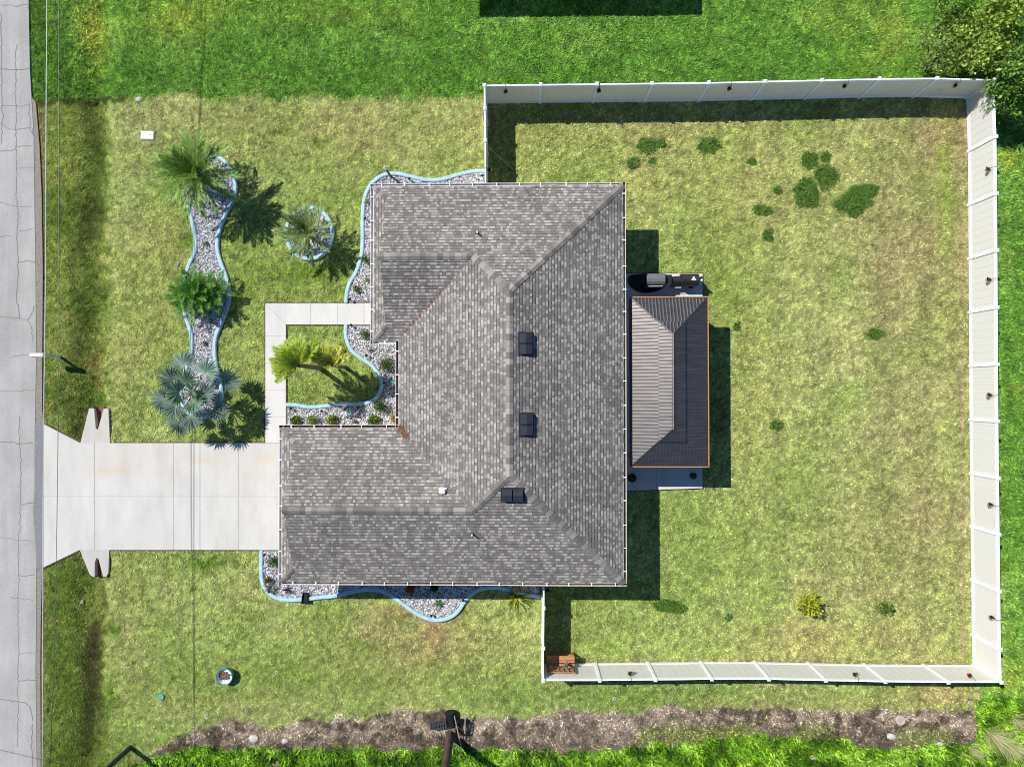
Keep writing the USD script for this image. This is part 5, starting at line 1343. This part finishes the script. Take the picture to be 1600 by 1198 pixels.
# solar path lights
def path_light(label, px, py, proto=None):
    p = at(px, py, .2)
    if proto is not None: return copy(proto, (p[0], p[1], .02), 0, label)
    T = thing('path_light', label, 'path light', (p[0], p[1], .02), 'small black path lights in the beds')
    part(T, 'stake', MB().tube([(p[0], p[1], 0), (p[0], p[1], .26)], .013, 6), m_black)
    part(T, 'shade', MB().lathe([(.02, .24), (.065, .27), (.05, .30), (.005, .33)], (p[0], p[1], 0), 12), m_black, smooth=40)
    return T


l0 = path_light('path light in the court bed just below the entry path', 549, 508)
for lab, x, y in (('path light in the upper front bed beside the gutter', 571, 342), ('path light by the dark shrub in the upper front bed', 568, 404), ('path light in the front bed just above the entry path', 547, 468), ('path light at the bend of the court edging', 573, 555), ('path light beside the turquoise ornament in the court bed', 601, 598),
                  ('path light below the court edging, right one', 560, 637), ('path light below the court edging, middle one', 503, 642), ('path light by the sidewalk end of the court bed', 455, 638), ('path light in the top bed near the lamp post', 640, 280), ('path light in the top bed at the side fence', 754, 275), ('path light in the garage corner bed beside the driveway', 414, 866),
                  ('path light at the round corner of the garage bed', 421, 923), ('path light at the lowest curve of the garage side bed', 674, 961), ('path light on the rising curve of the garage side bed', 724, 937)):
    path_light(lab, x, y, l0)
for k, (x, y, lab) in enumerate(((548, 641, 'turquoise glass ornament in the court bed gravel'), (613, 597, 'turquoise ornament beside the recessed front wall'))):
    p = at(x, y); T = thing('ornament', lab, 'ornament', (p[0], p[1], .05)); b = MB()
    for j in range(5):
        a = j * 2 * PI / 5; b.tube([(p[0], p[1], .09), (p[0] + .15 * math.cos(a), p[1] + .15 * math.sin(a), .07)], [.035, .012], 6)
    part(T, 'arms', b, m_teal)
p = at(554, 658, .1); T = thing('garden_statue', 'small brown garden figure by the garage wall', 'ornament', (p[0], p[1], .05)); b = MB()
for dx, dy, s, h in ((0, 0, .09, .12), (.09, .02, .05, .14), (-.09, -.02, .05, .1), (.05, -.07, .04, .07), (-.04, .07, .04, .07)):
    ic = trimesh.creation.icosphere(1, s); b.add(ic.vertices + (p[0] + dx, p[1] + dy, h), ic.faces)
part(T, 'body', b, m_brown)

# ------------------------------------------------------------------ wooden potting bench in the lower left fence corner
bl = at2(856, 1027, .8); br_ = at2(897, 1027, .8); yb = at2(870, 1062, FH)[1] + .06
T = thing('potting_bench', 'red-brown wooden potting bench in the lower left fence corner', 'bench', (*((bl + br_) / 2), 0))
x0, x1, y1 = bl[0] - .06, br_[0] + .02, bl[1]
for sx in (x0 + .04, x1 - .04):
    part(T, 'leg', MB().box((sx, y1 - .05, .38), (.07, .07, .76)), m_redwood)
    part(T, 'leg', MB().box((sx, yb + .04, .68), (.07, .06, 1.36)), m_redwood)
part(T, 'front_beam', MB().box(((x0 + x1) / 2, y1, .80), (x1 - x0, .16, .04)), m_wood)
for k in range(1, 4):
    if y1 - .15 * k - .02 > yb + .05: part(T, 'slat', MB().box(((x0 + x1) / 2, y1 - .155 * k, .80), (x1 - x0, .11, .035)), m_redwood)
part(T, 'shelf', MB().box(((x0 + x1) / 2, (y1 + yb) / 2, .28), (x1 - x0 - .1, .42, .035)), m_redwood)
for k in range(3):
    part(T, 'back_rail', MB().box(((x0 + x1) / 2, yb + .075, .92 + k * .2), (x1 - x0, .03, .07)), m_redwood)
for k in range(6):
    part(T, 'back_slat', MB().box((x0 + .1 + k * (x1 - x0 - .2) / 5, yb + .11, 1.08), (.06, .028, .56)), m_redwood)
for k, (px, py, c) in enumerate(((885, 1037, [AL(190, 186, 170), AL(90, 110, 50)]), (890, 1046, [AL(150, 180, 50), AL(110, 140, 40)]), (882, 1047, [AL(130, 170, 50), AL(170, 190, 80)]))):
    p = at(px, py, .95); pot(['pale potted plant on the potting bench', 'lime potted plant at the right of the potting bench', 'lime potted plant in the middle of the potting bench'][k], px, py, .08, .12, m_brown, .82, c, 40 + k, 'pots on the potting bench')

# ------------------------------------------------------------------ crates, bin and pipes on the bare strip
def crate(label, px, py, rz, size, tilt, z=.0):
    p = at(px, py, .15); sx, sy, sz = size
    T = thing('crate', label, 'crate', (p[0], p[1], z), 'black plastic crates by the palm trunk')
    A = trimesh.transformations.rotation_matrix(tilt, (1, 0, 0)); A = trimesh.transformations.rotation_matrix(rz, (0, 0, 1)) @ A
    def put(name, boxes):
        b = MB()
        for c, s in boxes: b.box(c, s)
        v, f, _ = b.get(); v = v @ A[:3, :3].T + (p[0], p[1], z + .16); part(T, name, MB().add(v, f), m_black)
    put('bottom', [((0, 0, -sz / 2), (sx, sy, .02))])
    put('rim', [((0, s * sy / 2, sz / 2), (sx + .03, .03, .03)) for s in (-1, 1)] + [((s * sx / 2, 0, sz / 2), (.03, sy, .03)) for s in (-1, 1)])
    for s in (-1, 1):
        put('slatted_side', [((x, s * sy / 2, 0), (sx / 11, .018, sz)) for x in np.linspace(-sx / 2 + .03, sx / 2 - .03, 7)] + [((0, s * sy / 2, 0), (sx, .012, .03)), ((0, s * sy / 2, -sz / 2 + .04), (sx, .012, .05))])
        put('slatted_side', [((s * sx / 2, y, 0), (.018, sy / 9, sz)) for y in np.linspace(-sy / 2 + .03, sy / 2 - .03, 5)] + [((s * sx / 2, 0, 0), (.012, sy, .03)), ((s * sx / 2, 0, -sz / 2 + .04), (.012, sy, .05))])


crate('tilted black slatted crate lying left of the pale pipes', 686, 1130, .18, (.75, .46, .34), 1.15, .05)
crate('black crate standing between and behind the pale pipes', 722, 1135, -.1, (.50, .55, .36), .15, .0)
p = at(704, 1121, .3); T = thing('bin', 'black bin on its side between the two crates', 'bin', (p[0], p[1], 0))
part(T, 'body', MB().tube([(p[0] + .05, p[1] - .30, .2), (p[0] - .06, p[1] + .22, .28)], [.17, .22], 14), m_black); part(T, 'rim', MB().tube([(p[0] - .06, p[1] + .20, .28), (p[0] - .066, p[1] + .235, .284)], .235, 14), m_black)
for lab, (xa, ya, za), (xb, yb_, zb) in (('pale pipe leaning across the crates, the left longer one', (710, 1118, .75), (721, 1168, .05)), ('pale upright pipe leaning on the right crate', (727, 1115, .6), (726.5, 1154, .05))):
    single('pipe', MB().tube([at(xa, ya, za), at(xb, yb_, zb)], .022, 8), m_palewood, lab, 'pipe')
for k, (x, y, s, lab) in enumerate(((396, 1153, .20, 'pale rock in the middle of the left bare strip'), (445, 1157, .13, 'small grey-white rock right of the pale rock'), (1393, 1150, .17, 'white rock on the right end of the bare strip'), (1469, 1162, .12, 'small white rock at the weeds right of the bare strip'), (432, 1193, .16, 'tan rock at the bottom edge among weeds'), (1271, 1182, .15, 'tan rock among the lower right weeds'), (217, 155, .14, 'grey stone on the boundary of the two front lawns'), (680, 1139, .09, 'white stone beside the tilted crate'))):
    p = at(x, y); ic = trimesh.creation.icosphere(2, s); r = np.random.default_rng(60 + k); d = ic.vertices / s
    ic.vertices = ic.vertices * (1 + .5 * (meshkit.noise(d * 2.2 + k * 7, 1)[:, None] - .5)) * (1.15, .8, .45) + (p[0], p[1], 0)
    single('rock', MB().tm(ic), m_tan if 'tan' in lab else m_culvert, lab, 'rock', None, smooth=30)

for k, (x, y, n_, L_, lab) in enumerate(((1540, 1140, 120, 1.3, 'largest clump of pale dry grass in the lower right corner'), (1572, 1160, 80, 1.0, 'smaller dry grass clump at the right edge, lowest corner'), (1514, 1166, 50, .8, 'wispy dry grass clump left of the large dry clump'), (1580, 1120, 50, .8, 'thin dry grass clump at the right edge above the others'))):
    blade_plant('dry_grass', lab, at(x, y), n_, L_, .016, AL(214, 204, 160), 70 + k, 'grass clump', -2, 'dry grass clumps in the lower right corner', -.03, c2=AL(160, 176, 96), sweep=-.6)

# ------------------------------------------------------------------ grass
def blades(name, label, kinds, dens, wid, hgt, ln, seed, jit=.16, boost=1.4):
    r = np.random.default_rng(seed)
    x0, y0 = at2(-25, 1225); x1, y1 = at2(1625, -25); n = int((x1 - x0) * (y1 - y0) * dens)
    x, y = r.uniform(x0, x1, n), r.uniform(y0, y1, n)
    keep = ~shapely.contains_xy(nograss, x, y); x, y = x[keep], y[keep]
    c, kind, wp = survey(x, y, .8)
    keep = np.isin(kind, kinds) & (r.random(len(x)) > wp ** 1.5 * .9); x, y, c = x[keep], y[keep], c[keep]; n = len(x)
    z = gz(x, y)
    P = np.stack([x, y, np.zeros(n)], -1)
    a = 2 * PI * 2 * meshkit.fbm(P * 4.5, 2, 21) + r.normal(0, 3.0, n)
    hh = hgt * (0.25 + 1.5 * meshkit.noise(P * 7.5, 22)) * (1 + r.normal(0, .25, n)).clip(.3, 2)
    l = ln * (1 + r.normal(0, .3, n)).clip(.3, 2)
    h = np.stack([np.cos(a), np.sin(a)], -1); s = np.stack([-h[:, 1], h[:, 0]], -1) * (wid * (1 + r.normal(0, .25, n)).clip(.4, 2))[:, None] / 2
    base = np.stack([x, y], -1)
    v = np.empty((n, 3, 3)); v[:, 0, :2] = base + s; v[:, 1, :2] = base - s; v[:, 2, :2] = base + h * l[:, None]
    v[:, 0, 2] = v[:, 1, 2] = z + hh * .12; v[:, 2, 2] = z + hh
    cc = alb(np.clip(c * (1 + r.normal(0, jit, (n, 1))), 3, 252)) * boost
    b = MB().add(v.reshape(-1, 3), np.arange(3 * n).reshape(-1, 3)); b.c = [np.repeat(cc, 3, 0)]
    single(name, b, m_grass, label, 'grass', None, 'stuff', colors=True)
    return n


blades('lawn_grass', 'short sunlit lawn with dry and green areas round the house', [0, 4], 360, .032, .055, .075, 101, .14, 1.58)
blades('long_grass', 'bright green longer grass of the neighbouring plots', [1], 360, .036, .075, .10, 102, .17, 1.62)
blades('weeds', 'rank bright green weeds along the bottom edge', [2], 380, .055, .15, .17, 103, .26, 1.6)
blades('dry_debris', 'dead weeds and chips on the bare strip', [3], 260, .04, .05, .10, 104, .26, 1.6)
